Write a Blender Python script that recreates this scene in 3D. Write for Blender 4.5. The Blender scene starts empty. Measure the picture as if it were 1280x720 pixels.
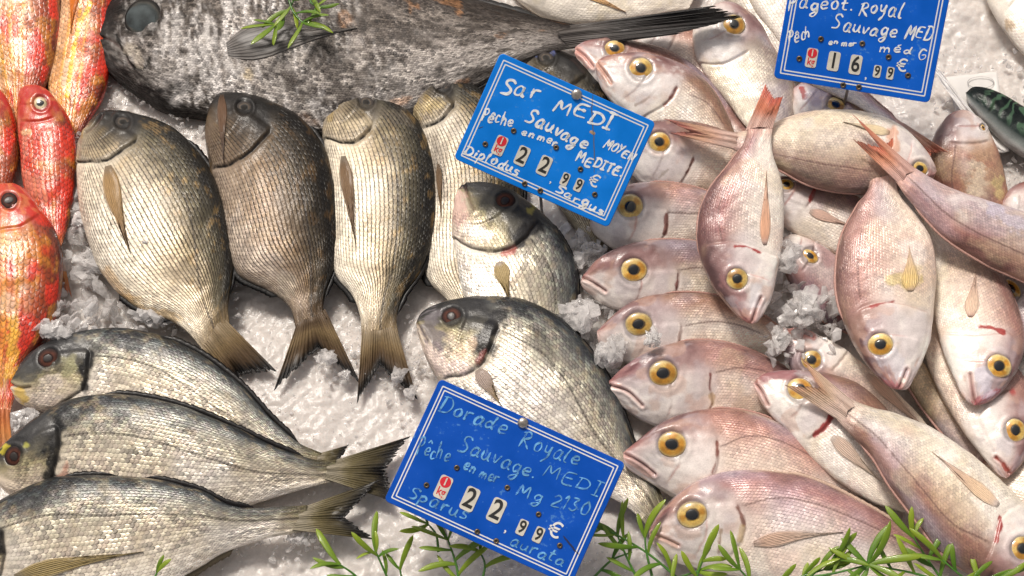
import bpy, math, random
import numpy as np
from mathutils import Vector, Matrix

# ------------------------------------------------------------------ camera, sky, sun, exposure
sc = bpy.context.scene
COL = sc.collection
R = math.radians
TILT, DIST, WIDTH = R(25), 1.5, 0.85
cam_d = bpy.data.cameras.new('camera')
cam = bpy.data.objects.new('camera', cam_d); COL.objects.link(cam)
cam.location = (0, -DIST*math.sin(TILT), DIST*math.cos(TILT))
cam.rotation_euler = (TILT, 0, 0)
cam_d.sensor_width = 36; cam_d.lens = 36*DIST/WIDTH
cam_d.clip_start = 0.05; cam_d.clip_end = 50
sc.camera = cam
w = bpy.data.worlds.new('World'); sc.world = w; w.use_nodes = True
SUN_EL, SUN_AZ = R(58), R(-28)          # azimuth: sun stands up-left of the picture
wn, wl = w.node_tree.nodes, w.node_tree.links
bg = wn['Background']
sky = wn.new('ShaderNodeTexSky'); sky.sky_type = 'NISHITA'; sky.sun_disc = False
sky.sun_elevation = SUN_EL; sky.sun_rotation = SUN_AZ; sky.dust_density = 4
hsv = wn.new('ShaderNodeHueSaturation'); hsv.inputs['Saturation'].default_value = 0.22
wl.new(sky.outputs[0], hsv.inputs['Color'])
tint = wn.new('ShaderNodeMix'); tint.data_type = 'RGBA'; tint.blend_type = 'MULTIPLY'
tint.inputs[0].default_value = 1; tint.inputs[7].default_value = (1.0, .935, .875, 1)
wl.new(hsv.outputs[0], tint.inputs[6]); wl.new(tint.outputs[2], bg.inputs['Color'])
bg.inputs['Strength'].default_value = 0.064
sun_d = bpy.data.lights.new('sun', 'SUN'); sun_d.energy = 1.5; sun_d.angle = R(12); sun_d.color = (1, .93, .85)
sun = bpy.data.objects.new('sun', sun_d); COL.objects.link(sun)
sdir = Vector((math.sin(SUN_AZ)*math.cos(SUN_EL), math.cos(SUN_AZ)*math.cos(SUN_EL), math.sin(SUN_EL)))
sun.rotation_euler = sdir.to_track_quat('Z', 'Y').to_euler()
sc.view_settings.view_transform = 'Standard'; sc.view_settings.look = 'None'
sc.view_settings.exposure = 0.72; sc.view_settings.gamma = 1
sc.cycles.max_bounces = 10; sc.cycles.transmission_bounces = 6; sc.cycles.transparent_max_bounces = 24; sc.cycles.use_denoising = True

# ------------------------------------------------------------------ rays: a photo position -> a point at a given height
CP = np.array(cam.location); FPX = 1280*DIST/WIDTH
FW = np.array((0, math.sin(TILT), -math.cos(TILT))); UP = np.array((0, math.cos(TILT), math.sin(TILT))); RT = np.array((1., 0, 0))
def at(p, z=0.0):
    p = np.asarray(p, float)
    d = FW + ((p[..., 0:1]-640)/FPX)*RT + ((360-p[..., 1:2])/FPX)*UP
    k = (np.asarray(z)[..., None]-CP[2])/d[..., 2:3]
    return CP + k*d
def proj(P):
    q = P-CP; dz = q@FW
    return np.stack([640+FPX*(q@RT)/dz, 360-FPX*(q@UP)/dz], -1)
MM = 0.001; PX = WIDTH/1280

# ------------------------------------------------------------------ numpy noise and helpers
def _h(ix, iy, s):
    n = (ix.astype(np.int64)*374761393 + iy.astype(np.int64)*668265263 + int(s)*1442695041) & 0x7fffffff
    n = ((n ^ (n >> 13))*1274126177) & 0x7fffffff
    return ((n ^ (n >> 16)) & 0xffff)/65535.0
def vnoise(x, y, s=0):
    x0, y0 = np.floor(x), np.floor(y); fx, fy = x-x0, y-y0
    fx = fx*fx*(3-2*fx); fy = fy*fy*(3-2*fy)
    a, b = _h(x0, y0, s), _h(x0+1, y0, s); c, d = _h(x0, y0+1, s), _h(x0+1, y0+1, s)
    return (a*(1-fx)+b*fx)*(1-fy)+(c*(1-fx)+d*fx)*fy
def fbm(x, y, s=0, o=4):
    t = 0; a = .5; n = 0
    for i in range(o):
        t = t+a*vnoise(x*2**i+17.3*i, y*2**i-9.1*i, s+i); n += a; a *= .5
    return t/n
def sst(a, b, x):
    t = np.clip((x-a)/(b-a), 0, 1); return t*t*(3-2*t)
def mixc(a, b, t):
    return np.asarray(a)*(1-t[..., None])+np.asarray(b)*t[..., None]
def ramp(x, xs, cs):
    cs = np.array(cs, float); return np.stack([np.interp(x, xs, cs[:, i]) for i in range(3)], -1)
def crom(pts, n):
    """points along a smooth curve, even in arc length"""
    P = np.array(pts, float)
    if len(P) < 3:
        t = np.linspace(0, 1, n)[:, None]; return P[0]*(1-t)+P[-1]*t
    Q = np.vstack([2*P[0]-P[1], P, 2*P[-1]-P[-2]]); out = []
    for i in range(len(P)-1):
        p0, p1, p2, p3 = Q[i:i+4]
        t0 = 0; t1 = t0+np.linalg.norm(p1-p0)**.5+1e-6; t2 = t1+np.linalg.norm(p2-p1)**.5+1e-6; t3 = t2+np.linalg.norm(p3-p2)**.5+1e-6
        t = np.linspace(t1, t2, 24, endpoint=False)[:, None]
        A1 = (t1-t)/(t1-t0)*p0+(t-t0)/(t1-t0)*p1; A2 = (t2-t)/(t2-t1)*p1+(t-t1)/(t2-t1)*p2; A3 = (t3-t)/(t3-t2)*p2+(t-t2)/(t3-t2)*p3
        B1 = (t2-t)/(t2-t0)*A1+(t-t0)/(t2-t0)*A2; B2 = (t3-t)/(t3-t1)*A2+(t-t1)/(t3-t1)*A3
        out.append((t2-t)/(t2-t1)*B1+(t-t1)/(t2-t1)*B2)
    C = np.vstack(out+[P[-1:]])
    s = np.r_[0, np.cumsum(np.linalg.norm(np.diff(C, axis=0), axis=1))]
    q = np.linspace(0, s[-1], n)
    return np.stack([np.interp(q, s, C[:, i]) for i in range(C.shape[1])], -1)
def dpoly(P, pts):
    pts = np.array(pts, float).reshape(-1, 2)
    if len(pts) == 1: return np.linalg.norm(P-pts[0], axis=-1)
    best = None
    for a, b in zip(pts[:-1], pts[1:]):
        ab = b-a; t = np.clip(((P-a)@ab)/(ab@ab+1e-9), 0, 1)
        d = np.linalg.norm(P-(a+t[..., None]*ab), axis=-1)
        best = d if best is None else np.minimum(best, d)
    return best

def mesh_np(name, V, F, mat, parent=None, col=None, uv=None, attrs=None, smooth=True, loc=None):
    """V (n,3), F list of quad array and/or tri array"""
    me = bpy.data.meshes.new(name)
    V = np.asarray(V, np.float32)
    Fs = [np.asarray(f, np.int32) for f in (F if isinstance(F, (list, tuple)) else [F])]
    me.vertices.add(len(V)); me.vertices.foreach_set('co', V.ravel())
    li = np.concatenate([f.ravel() for f in Fs]); tot = np.concatenate([np.full(len(f), f.shape[1], np.int32) for f in Fs])
    me.loops.add(len(li)); me.loops.foreach_set('vertex_index', li.astype(np.int32))
    me.polygons.add(len(tot)); me.polygons.foreach_set('loop_start', np.r_[0, np.cumsum(tot)[:-1]].astype(np.int32))
    me.polygons.foreach_set('loop_total', tot)
    me.polygons.foreach_set('use_smooth', np.full(len(tot), smooth))
    me.update(calc_edges=True)
    if uv is not None:
        l = me.uv_layers.new(name='UVMap'); l.data.foreach_set('uv', np.asarray(uv, np.float32)[li].ravel())
    if col is not None:
        a = me.attributes.new('Col', 'FLOAT_COLOR', 'POINT')
        a.data.foreach_set('color', np.c_[np.asarray(col, np.float32), np.ones(len(V), np.float32)].astype(np.float32).ravel())
    for k, v in (attrs or {}).items():
        a = me.attributes.new(k, 'FLOAT', 'POINT'); a.data.foreach_set('value', np.asarray(v, np.float32).ravel())
    me.materials.append(mat)
    o = bpy.data.objects.new(name, me); COL.objects.link(o)
    if parent: o.parent = parent
    if loc is not None: o.location = loc
    return o
def grid_faces(nu, nv, wrap=False):
    i = np.arange(nu-1)[:, None]; j = np.arange(nv if wrap else nv-1)[None, :]; j2 = (j+1) % nv
    return np.stack([i*nv+j, i*nv+j2, (i+1)*nv+j2, (i+1)*nv+j], -1).reshape(-1, 4)
def tag(o, label=None, cat=None, group=None, kind=None):
    for k, v in (('label', label), ('category', cat), ('group', group), ('kind', kind)):
        if v: o[k] = v
    return o
def empty(name, loc):
    o = bpy.data.objects.new(name, None); o.location = loc; o.empty_display_size = .02; COL.objects.link(o); return o

# ------------------------------------------------------------------ materials
def new_mat(name):
    m = bpy.data.materials.new(name); m.use_nodes = True
    nt = m.node_tree; return m, nt, nt.nodes['Principled BSDF']
def mth(nt, op, a, b=None, c=None):
    n = nt.nodes.new('ShaderNodeMath'); n.operation = op
    for i, v in enumerate((a, b, c)):
        if v is None: continue
        if isinstance(v, (int, float)): n.inputs[i].default_value = v
        else: nt.links.new(v, n.inputs[i])
    return n.outputs[0]
def mixrgb(nt, mode, f, a, b):
    n = nt.nodes.new('ShaderNodeMix'); n.data_type = 'RGBA'; n.blend_type = mode
    for i, v in ((0, f), (6, a), (7, b)):
        if isinstance(v, (int, float)): n.inputs[i].default_value = v
        elif isinstance(v, tuple): n.inputs[i].default_value = (*v, 1)
        else: nt.links.new(v, n.inputs[i])
    return n.outputs[2]
def attr(nt, name, out='Fac'):
    n = nt.nodes.new('ShaderNodeAttribute'); n.attribute_name = name; return n.outputs[out]
def noise(nt, scale, detail=3, vec=None, out='Fac', rough=.5):
    n = nt.nodes.new('ShaderNodeTexNoise'); n.inputs['Scale'].default_value = scale; n.inputs['Detail'].default_value = detail; n.inputs['Roughness'].default_value = rough
    if vec is None:
        tc = nt.nodes.new('ShaderNodeTexCoord'); vec = tc.outputs['Object']
    nt.links.new(vec, n.inputs['Vector']); return n.outputs[out]
def bump(nt, h, strength, dist, prev=None):
    n = nt.nodes.new('ShaderNodeBump'); n.inputs['Strength'].default_value = strength; n.inputs['Distance'].default_value = dist
    nt.links.new(h, n.inputs['Height'])
    if prev is not None: nt.links.new(prev, n.inputs['Normal'])
    return n.outputs[0]

def skin_mat(name, stripe=.5, contrast=.8, edge=.35, bumpd=.0006, rough=.32, metal=.25, irid=.25, wob=.25, coat=.5, latw=1.7, latc=(.03, .025, .022), gillw=2.6, gillc=(.012, .010, .009), floor=.35, spec=.5):
    m, nt, b = new_mat(name); L = nt.links
    uv = nt.nodes.new('ShaderNodeUVMap'); uv.uv_map = 'UVMap'
    nz = nt.nodes.new('ShaderNodeTexNoise'); nz.inputs['Scale'].default_value = .35; nz.inputs['Detail'].default_value = 2
    L.new(uv.outputs[0], nz.inputs['Vector'])
    vm = nt.nodes.new('ShaderNodeVectorMath'); vm.operation = 'MULTIPLY_ADD'
    L.new(nz.outputs['Color'], vm.inputs[0]); vm.inputs[1].default_value = (wob*2, wob*2, 0); L.new(uv.outputs[0], vm.inputs[2])
    sp = nt.nodes.new('ShaderNodeSeparateXYZ'); L.new(vm.outputs[0], sp.inputs[0])
    x, y = sp.outputs[0], sp.outputs[1]
    row = mth(nt, 'FLOOR', y); fy = mth(nt, 'SUBTRACT', mth(nt, 'FRACT', y), .5)
    fy2 = mth(nt, 'MULTIPLY', fy, fy)
    x2 = mth(nt, 'ADD', mth(nt, 'ADD', x, mth(nt, 'MULTIPLY', mth(nt, 'FRACT', mth(nt, 'MULTIPLY', row, .5)), 1.0)), mth(nt, 'MULTIPLY', fy2, 1.6))
    fx = mth(nt, 'FRACT', x2); cx = mth(nt, 'FLOOR', x2)
    cv = nt.nodes.new('ShaderNodeCombineXYZ'); L.new(cx, cv.inputs[0]); L.new(row, cv.inputs[1])
    wnz = nt.nodes.new('ShaderNodeTexWhiteNoise'); wnz.noise_dimensions = '2D'; L.new(cv.outputs[0], wnz.inputs['Vector'])
    mask = attr(nt, 'sm')
    # rear edge and row seams of each scale
    ed = nt.nodes.new('ShaderNodeMapRange'); ed.interpolation_type = 'SMOOTHSTEP'
    ed.inputs[1].default_value = .55; ed.inputs[2].default_value = .98; L.new(fx, ed.inputs[0])
    seam = nt.nodes.new('ShaderNodeMapRange'); seam.interpolation_type = 'SMOOTHSTEP'
    seam.inputs[1].default_value = .03; seam.inputs[2].default_value = .24; L.new(fy2, seam.inputs[0])
    # patchy visibility of the scales
    pat = nt.nodes.new('ShaderNodeTexNoise'); pat.inputs['Scale'].default_value = .12; pat.inputs['Detail'].default_value = 3; L.new(uv.outputs[0], pat.inputs['Vector'])
    pm = nt.nodes.new('ShaderNodeMapRange'); pm.inputs[1].default_value = .3; pm.inputs[2].default_value = .62; pm.inputs[3].default_value = floor; L.new(pat.outputs['Fac'], pm.inputs[0])
    msk = mth(nt, 'MULTIPLY', mask, pm.outputs[0])
    col = attr(nt, 'Col', 'Color')
    dark = mth(nt, 'MULTIPLY', msk, mth(nt, 'ADD', mth(nt, 'MULTIPLY', ed.outputs[0], edge), mth(nt, 'MULTIPLY', seam.outputs[0], stripe)))
    k = mth(nt, 'SUBTRACT', mth(nt, 'ADD', 1.0, mth(nt, 'MULTIPLY', msk, .28)), dark)
    k = mth(nt, 'ADD', k, mth(nt, 'MULTIPLY', msk, mth(nt, 'MULTIPLY', mth(nt, 'SUBTRACT', wnz.outputs['Value'], .45), contrast)))
    k = mth(nt, 'MAXIMUM', k, .08)
    g = noise(nt, 900, 3); g2 = noise(nt, 160, 4)
    k = mth(nt, 'MULTIPLY', k, mth(nt, 'ADD', .62, mth(nt, 'MULTIPLY', mth(nt, 'ADD', g, g2), .38)))
    kc = nt.nodes.new('ShaderNodeCombineColor'); [L.new(k, kc.inputs[i]) for i in range(3)]
    c = mixrgb(nt, 'MULTIPLY', 1.0, col, kc.outputs[0])
    # per-scale sheen
    ir = nt.nodes.new('ShaderNodeHueSaturation'); ir.inputs['Color'].default_value = (.55, .42, .38, 1); ir.inputs['Saturation'].default_value = .55
    L.new(wnz.outputs['Value'], ir.inputs['Hue'])
    c = mixrgb(nt, 'SOFT_LIGHT', mth(nt, 'MULTIPLY', msk, irid), c, ir.outputs[0])
    def line(src, w0, w1):
        mr = nt.nodes.new('ShaderNodeMapRange'); mr.interpolation_type = 'SMOOTHSTEP'
        mr.inputs[1].default_value = w1; mr.inputs[2].default_value = w0; L.new(mth(nt, 'ABSOLUTE', src), mr.inputs[0]); return mr.outputs[0]
    wig = mth(nt, 'MULTIPLY', mth(nt, 'SUBTRACT', g2, .5), 2.2)
    lt = mth(nt, 'MULTIPLY', mth(nt, 'MULTIPLY', line(mth(nt, 'ADD', attr(nt, 'ld'), wig), .25, latw), attr(nt, 'lm')), mth(nt, 'ADD', .55, mth(nt, 'MULTIPLY', fx, .45)))
    c = mixrgb(nt, 'MIX', lt, c, latc)
    gl = mth(nt, 'MULTIPLY', line(mth(nt, 'ADD', mth(nt, 'SUBTRACT', attr(nt, 'gd'), 1.3), wig), .3, gillw), attr(nt, 'gm'))
    c = mixrgb(nt, 'MIX', gl, c, gillc)
    L.new(c, b.inputs['Base Color'])
    L.new(mth(nt, 'MULTIPLY', msk, metal), b.inputs['Metallic'])
    L.new(mth(nt, 'ADD', rough-.1, mth(nt, 'MULTIPLY', g2, .3)), b.inputs['Roughness'])
    hgt = mth(nt, 'MULTIPLY', msk, mth(nt, 'MULTIPLY', mth(nt, 'ADD', fx, mth(nt, 'MULTIPLY', wnz.outputs['Value'], .5)), mth(nt, 'SUBTRACT', 1.0, mth(nt, 'MULTIPLY', fy2, 2.4))))
    n1 = bump(nt, g2, .35, .0012); n2 = bump(nt, g, .25, .0004, n1); n3 = bump(nt, hgt, .9, bumpd, n2)
    L.new(n3, b.inputs['Normal']); L.new(n3, b.inputs['Coat Normal'])
    b.inputs['Specular IOR Level'].default_value = spec
    b.inputs['Coat Weight'].default_value = coat; b.inputs['Coat Roughness'].default_value = .16; b.inputs['Coat IOR'].default_value = 1.36
    return m
SKIN = {
 'sar':   skin_mat('scaled_silver_skin', stripe=1.25, contrast=.7, edge=.22, bumpd=.0010, metal=.3, irid=.15, wob=.2, coat=.25, rough=.38, floor=.4, spec=.25, latw=2.4),
 'gilt':  skin_mat('gilthead_skin', stripe=.4, contrast=1.15, edge=.6, bumpd=.0009, metal=.4, irid=.5, wob=.3, coat=.25, latw=2.6, spec=.25),
 'pink':  skin_mat('pink_bream_skin', stripe=.18, contrast=.5, edge=.34, bumpd=.0007, rough=.32, metal=.15, irid=.3, wob=.3, coat=.6, latw=2.4, latc=(.13, .065, .055), gillw=1.8, gillc=(.26, .10, .075)),
 'red':   skin_mat('red_mullet_skin', stripe=.25, contrast=.7, edge=.75, bumpd=.0010, rough=.3, metal=.05, irid=.1, wob=.6, coat=.6, gillc=(.25, .01, .01)),
 'big':   skin_mat('rough_dark_skin', stripe=.3, contrast=1.9, edge=.6, bumpd=.0009, rough=.45, metal=.2, irid=.1, wob=1.0, coat=.0, gillc=(.5, .47, .45), gillw=2.2, spec=.15),
 'mack':  skin_mat('mackerel_skin', stripe=.0, contrast=.1, edge=.05, bumpd=.0002, rough=.25, metal=.0, irid=.0, coat=.08, spec=.1),
 'pale':  skin_mat('pale_fish_skin', stripe=.1, contrast=.3, edge=.25, bumpd=.0005, rough=.34, metal=.1, irid=.2, coat=.3, gillc=(.3, .2, .15), gillw=1.6),
}
def fin_mat():
    m, nt, b = new_mat('fin_membrane'); L = nt.links
    uv = nt.nodes.new('ShaderNodeUVMap'); uv.uv_map = 'UVMap'
    sp = nt.nodes.new('ShaderNodeSeparateXYZ'); L.new(uv.outputs[0], sp.inputs[0])
    wv = mth(nt, 'SINE', mth(nt, 'MULTIPLY', sp.outputs[0], 6.2832))
    nz = nt.nodes.new('ShaderNodeTexNoise'); nz.inputs['Scale'].default_value = 1.3; nz.inputs['Detail'].default_value = 4
    mp = nt.nodes.new('ShaderNodeMapping'); mp.inputs['Scale'].default_value = (1, 5, 1); L.new(uv.outputs[0], mp.inputs[0]); L.new(mp.outputs[0], nz.inputs['Vector'])
    k = mth(nt, 'ADD', mth(nt, 'ADD', .98, mth(nt, 'MULTIPLY', wv, .11)), mth(nt, 'MULTIPLY', mth(nt, 'SUBTRACT', nz.outputs['Fac'], .4), .9))
    kc = nt.nodes.new('ShaderNodeCombineColor'); [L.new(k, kc.inputs[i]) for i in range(3)]
    c = mixrgb(nt, 'MULTIPLY', 1.0, attr(nt, 'Col', 'Color'), kc.outputs[0]); L.new(c, b.inputs['Base Color'])
    b.inputs['Roughness'].default_value = .45; b.inputs['Coat Weight'].default_value = .12; b.inputs['Coat Roughness'].default_value = .2; b.inputs['Specular IOR Level'].default_value = .25
    L.new(bump(nt, mth(nt, 'ADD', wv, nz.outputs['Fac']), .6, .0006), b.inputs['Normal'])
    tr = nt.nodes.new('ShaderNodeBsdfTransparent')
    mx = nt.nodes.new('ShaderNodeMixShader'); L.new(mth(nt, 'MULTIPLY', attr(nt, 'tr'), mth(nt, 'ADD', .75, mth(nt, 'MULTIPLY', wv, -.3))), mx.inputs[0])
    L.new(b.outputs[0], mx.inputs[1]); L.new(tr.outputs[0], mx.inputs[2]); L.new(mx.outputs[0], nt.nodes['Material Output'].inputs[0])
    return m
FIN = fin_mat()
def eye_mat(name, coat=1.0):
    m, nt, b = new_mat(name); L = nt.links
    c = mixrgb(nt, 'MULTIPLY', .5, attr(nt, 'Col', 'Color'), (1., 1., 1.))
    g = noise(nt, 700, 3)
    kc = nt.nodes.new('ShaderNodeCombineColor'); k = mth(nt, 'ADD', .6, mth(nt, 'MULTIPLY', g, .8)); [L.new(k, kc.inputs[i]) for i in range(3)]
    L.new(mixrgb(nt, 'MULTIPLY', 1.0, c, kc.outputs[0]), b.inputs['Base Color'])
    b.inputs['Roughness'].default_value = .3 if coat > .3 else .6; b.inputs['Coat Weight'].default_value = coat; b.inputs['Coat Roughness'].default_value = .04; b.inputs['Specular IOR Level'].default_value = .5 if coat > .3 else .12
    return m
EYE = eye_mat('fish_eye', .9)
EYE_DULL = eye_mat('dull_fish_eye', 0)
def plain(name, c, rough=.4, metal=0, coat=0, nscale=0, namp=.2, bmp=0):
    m, nt, b = new_mat(name)
    b.inputs['Roughness'].default_value = rough; b.inputs['Metallic'].default_value = metal; b.inputs['Coat Weight'].default_value = coat
    if nscale:
        g = noise(nt, nscale, 5); mr = nt.nodes.new('ShaderNodeMapRange'); mr.inputs[1].default_value = .3; mr.inputs[2].default_value = .7
        mr.inputs[3].default_value = 1-namp; mr.inputs[4].default_value = 1+namp; nt.links.new(g, mr.inputs[0])
        kc = nt.nodes.new('ShaderNodeCombineColor'); [nt.links.new(mr.outputs[0], kc.inputs[i]) for i in range(3)]
        nt.links.new(mixrgb(nt, 'MULTIPLY', 1.0, c, kc.outputs[0]), b.inputs['Base Color'])
        if bmp: nt.links.new(bump(nt, g, .5, bmp), b.inputs['Normal'])
    else: b.inputs['Base Color'].default_value = (*c, 1)
    return m
PUPIL = plain('pupil_black', (.006, .007, .009), .12, 0, 1)
PUPIL_CLOUDY = plain('pupil_cloudy', (.034, .031, .028), .75, 0, 0, 200, .5); PUPIL_CLOUDY.node_tree.nodes['Principled BSDF'].inputs['Specular IOR Level'].default_value = .12
PUPIL_BIG = plain('pupil_cloudy_large', (.040, .050, .052), .6, 0, .0, 60, .9); PUPIL_BIG.node_tree.nodes['Principled BSDF'].inputs['Specular IOR Level'].default_value = .2
PUPIL_BROWN = plain('pupil_brown', (.018, .011, .009), .45, 0, .06)

# ------------------------------------------------------------------ crushed ice
def ice_mat(name, trans, base, rough, b1, sss=0., vor=.35):
    m, nt, b = new_mat(name); L = nt.links
    g1 = noise(nt, 70, 5, rough=.6); g2 = noise(nt, 500, 4, rough=.7)
    vo = nt.nodes.new('ShaderNodeTexVoronoi'); vo.inputs['Scale'].default_value = 330
    tc = nt.nodes.new('ShaderNodeTexCoord'); L.new(tc.outputs['Object'], vo.inputs['Vector'])
    mr = nt.nodes.new('ShaderNodeMapRange'); mr.inputs[1].default_value = .3; mr.inputs[2].default_value = .7; mr.inputs[3].default_value = .80; mr.inputs[4].default_value = 1.1
    L.new(mth(nt, 'MULTIPLY', mth(nt, 'ADD', g1, g2), .5), mr.inputs[0])
    kc = nt.nodes.new('ShaderNodeCombineColor'); [L.new(mr.outputs[0], kc.inputs[i]) for i in range(3)]
    L.new(mixrgb(nt, 'MULTIPLY', 1.0, base, kc.outputs[0]), b.inputs['Base Color'])
    n1 = bump(nt, g1, .5, b1); n2 = bump(nt, vo.outputs['Color'], vor, .0009, n1); n3 = bump(nt, g2, .35 if vor > .3 else .15, .0006, n2)
    L.new(n3, b.inputs['Normal'])
    b.inputs['Roughness'].default_value = rough; b.inputs['IOR'].default_value = 1.31
    b.inputs['Transmission Weight'].default_value = trans
    if sss:
        b.inputs['Subsurface Weight'].default_value = sss; b.inputs['Subsurface Radius'].default_value = (.010, .0085, .008); b.inputs['Subsurface Scale'].default_value = 1
    return m
ICE = ice_mat('packed_crushed_ice', 0, (.70, .65, .61), .12, .0012, .6)
def chip_mat(name, lo, hi, base):
    m, nt, b = new_mat(name); L = nt.links
    g1 = noise(nt, 160, 4); g2 = noise(nt, 600, 3)
    b.inputs['Base Color'].default_value = (*base, 1); b.inputs['Roughness'].default_value = .07; b.inputs['Coat Weight'].default_value = .6; b.inputs['Coat Roughness'].default_value = .03
    L.new(bump(nt, g2, .2, .0005, bump(nt, g1, .5, .0012)), b.inputs['Normal'])
    tl = nt.nodes.new('ShaderNodeBsdfTranslucent'); tl.inputs[0].default_value = (*base, 1); tp = nt.nodes.new('ShaderNodeBsdfTransparent'); tp.inputs[0].default_value = (.97, .975, .98, 1)
    m1 = nt.nodes.new('ShaderNodeMixShader'); m1.inputs[0].default_value = .35; L.new(b.outputs[0], m1.inputs[1]); L.new(tl.outputs[0], m1.inputs[2])
    mr = nt.nodes.new('ShaderNodeMapRange'); mr.inputs[1].default_value = .35; mr.inputs[2].default_value = .65; mr.inputs[3].default_value = lo; mr.inputs[4].default_value = hi; L.new(g1, mr.inputs[0])
    m2 = nt.nodes.new('ShaderNodeMixShader'); L.new(mr.outputs[0], m2.inputs[0]); L.new(m1.outputs[0], m2.inputs[1]); L.new(tp.outputs[0], m2.inputs[2])
    L.new(m2.outputs[0], nt.nodes['Material Output'].inputs[0]); return m
ICE_CLEAR = chip_mat('clear_wet_ice', .35, .8, (.90, .87, .85))
ICE_WHITE = chip_mat('frosty_ice', .15, .6, (.88, .855, .84))
def ice_h(X, Y):
    rough = .35+.65*sst(.42, .6, fbm(X*7, Y*7, 5, 3))
    a = (fbm(X*9, Y*9, 1, 3)-.5)*.016
    b = (fbm(X*40, Y*40, 2, 4)-.5)*.012*rough
    c = (fbm(X*220, Y*220, 3, 3)-.5)*.0028
    return a+b+c-.006
ax_ = np.r_[np.linspace(-2.2, -.6, 90)[:-1], np.linspace(-.6, .6, 700), np.linspace(.6, 2.2, 90)[1:]]; ay_ = np.r_[np.linspace(-1.8, -.42, 80)[:-1], np.linspace(-.42, .5, 540), np.linspace(.5, 2.2, 90)[1:]]
nx, ny = len(ax_), len(ay_); gx, gy = np.meshgrid(ax_, ay_, indexing='ij')
gz = ice_h(gx, gy)
tag(mesh_np('ice_bed', np.stack([gx, gy, gz], -1).reshape(-1, 3), grid_faces(nx, ny), ICE), kind='structure')

rng = np.random.default_rng(7)
# a unit shard: jittered convex lump
def shard_mesh(r, n=14):
    import bmesh
    bm = bmesh.new()
    for _ in range(n):
        v = r.normal(size=3); v /= np.linalg.norm(v); bm.verts.new(v*r.uniform(.75, 1))
    h = bmesh.ops.convex_hull(bm, input=bm.verts[:])
    bmesh.ops.delete(bm, geom=[e for e in h['geom_interior'] if isinstance(e, bmesh.types.BMVert)], context='VERTS')
    bm.verts.ensure_lookup_table(); bm.verts.index_update()
    V = np.array([v.co for v in bm.verts]); F = np.array([[v.index for v in f.verts] for f in bm.faces]); bm.free()
    return V, F
SH = [shard_mesh(rng, k) for k in (9, 10, 12, 14, 16, 11)]
def rot_mats(n):
    q = rng.normal(size=(n, 4)); q /= np.linalg.norm(q, axis=1)[:, None]; a, b, c, d = q.T
    return np.stack([np.stack([1-2*(c*c+d*d), 2*(b*c-a*d), 2*(b*d+a*c)], -1), np.stack([2*(b*c+a*d), 1-2*(b*b+d*d), 2*(c*d-a*b)], -1), np.stack([2*(b*d-a*c), 2*(c*d+a*b), 1-2*(b*b+c*c)], -1)], -2)
def shards(name, centers, sizes, mat, flat=.5):
    V, F, o = [], [], 0
    Rm = rot_mats(len(centers))
    for i, (c, s) in enumerate(zip(centers, sizes)):
        v, f = SH[i % len(SH)]
        v = (v*np.array([1, rng.uniform(.5, .9), rng.uniform(.25, flat+.2)]))@Rm[i].T*s+c
        V.append(v); F.append(f+o); o += len(v)
    return mesh_np(name, np.vstack(V), np.vstack(F), mat, smooth=False)
# (photo region, count, size range in mm, height)
ICE_ZONES = [((60,165,180,420),330,(4,15),.004),((20,375,120,420),70,(3,9),.02),((30,500,130,560),60,(3,8),0),((130,100,260,170),120,(2,6),0),
 ((690,280,780,480),200,(4,15),.006),((960,280,1060,420),160,(4,13),.012),((955,360,1045,450),60,(4,13),.03),((395,425,470,480),40,(2,5),0),((480,440,540,520),40,(2,5),0),
 ((280,640,420,700),70,(2,6),0),((1150,60,1290,240),120,(2,5),0),((640,90,700,150),30,(3,6),0),((480,100,640,160),60,(3,7),.0),((200,350,300,420),90,(2,6),0),((300,400,560,560),200,(.8,3),0),((200,600,520,720),140,(.8,3),0),((420,380,560,480),80,(1.2,4),0),((540,620,840,720),200,(1,3),0)]
C, S, C2, S2 = [], [], [], []
for (x0, y0, x1, y1), n, (a, b), z in ICE_ZONES:
    p = np.c_[rng.uniform(x0, x1, n), rng.uniform(y0, y1, n)]
    P = at(p, z); P[:, 2] = np.maximum(ice_h(P[:, 0], P[:, 1])+.002, z)+rng.uniform(-.003, .004, n)
    s = (a+(b-a)*rng.uniform(0, 1, n)**2.2)*MM
    k = rng.uniform(0, 1, n) < .5
    C.append(P[k]); S.append(s[k]); C2.append(P[~k]); S2.append(s[~k])
tag(shards('crushed_ice', np.vstack(C), np.hstack(S), ICE_CLEAR), 'loose clear shards of crushed ice lying between the fish', 'ice', kind='stuff')
tag(shards('crushed_ice', np.vstack(C2), np.hstack(S2), ICE_WHITE), 'loose frosty grains of crushed ice lying between the fish', 'ice', kind='stuff')
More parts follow.
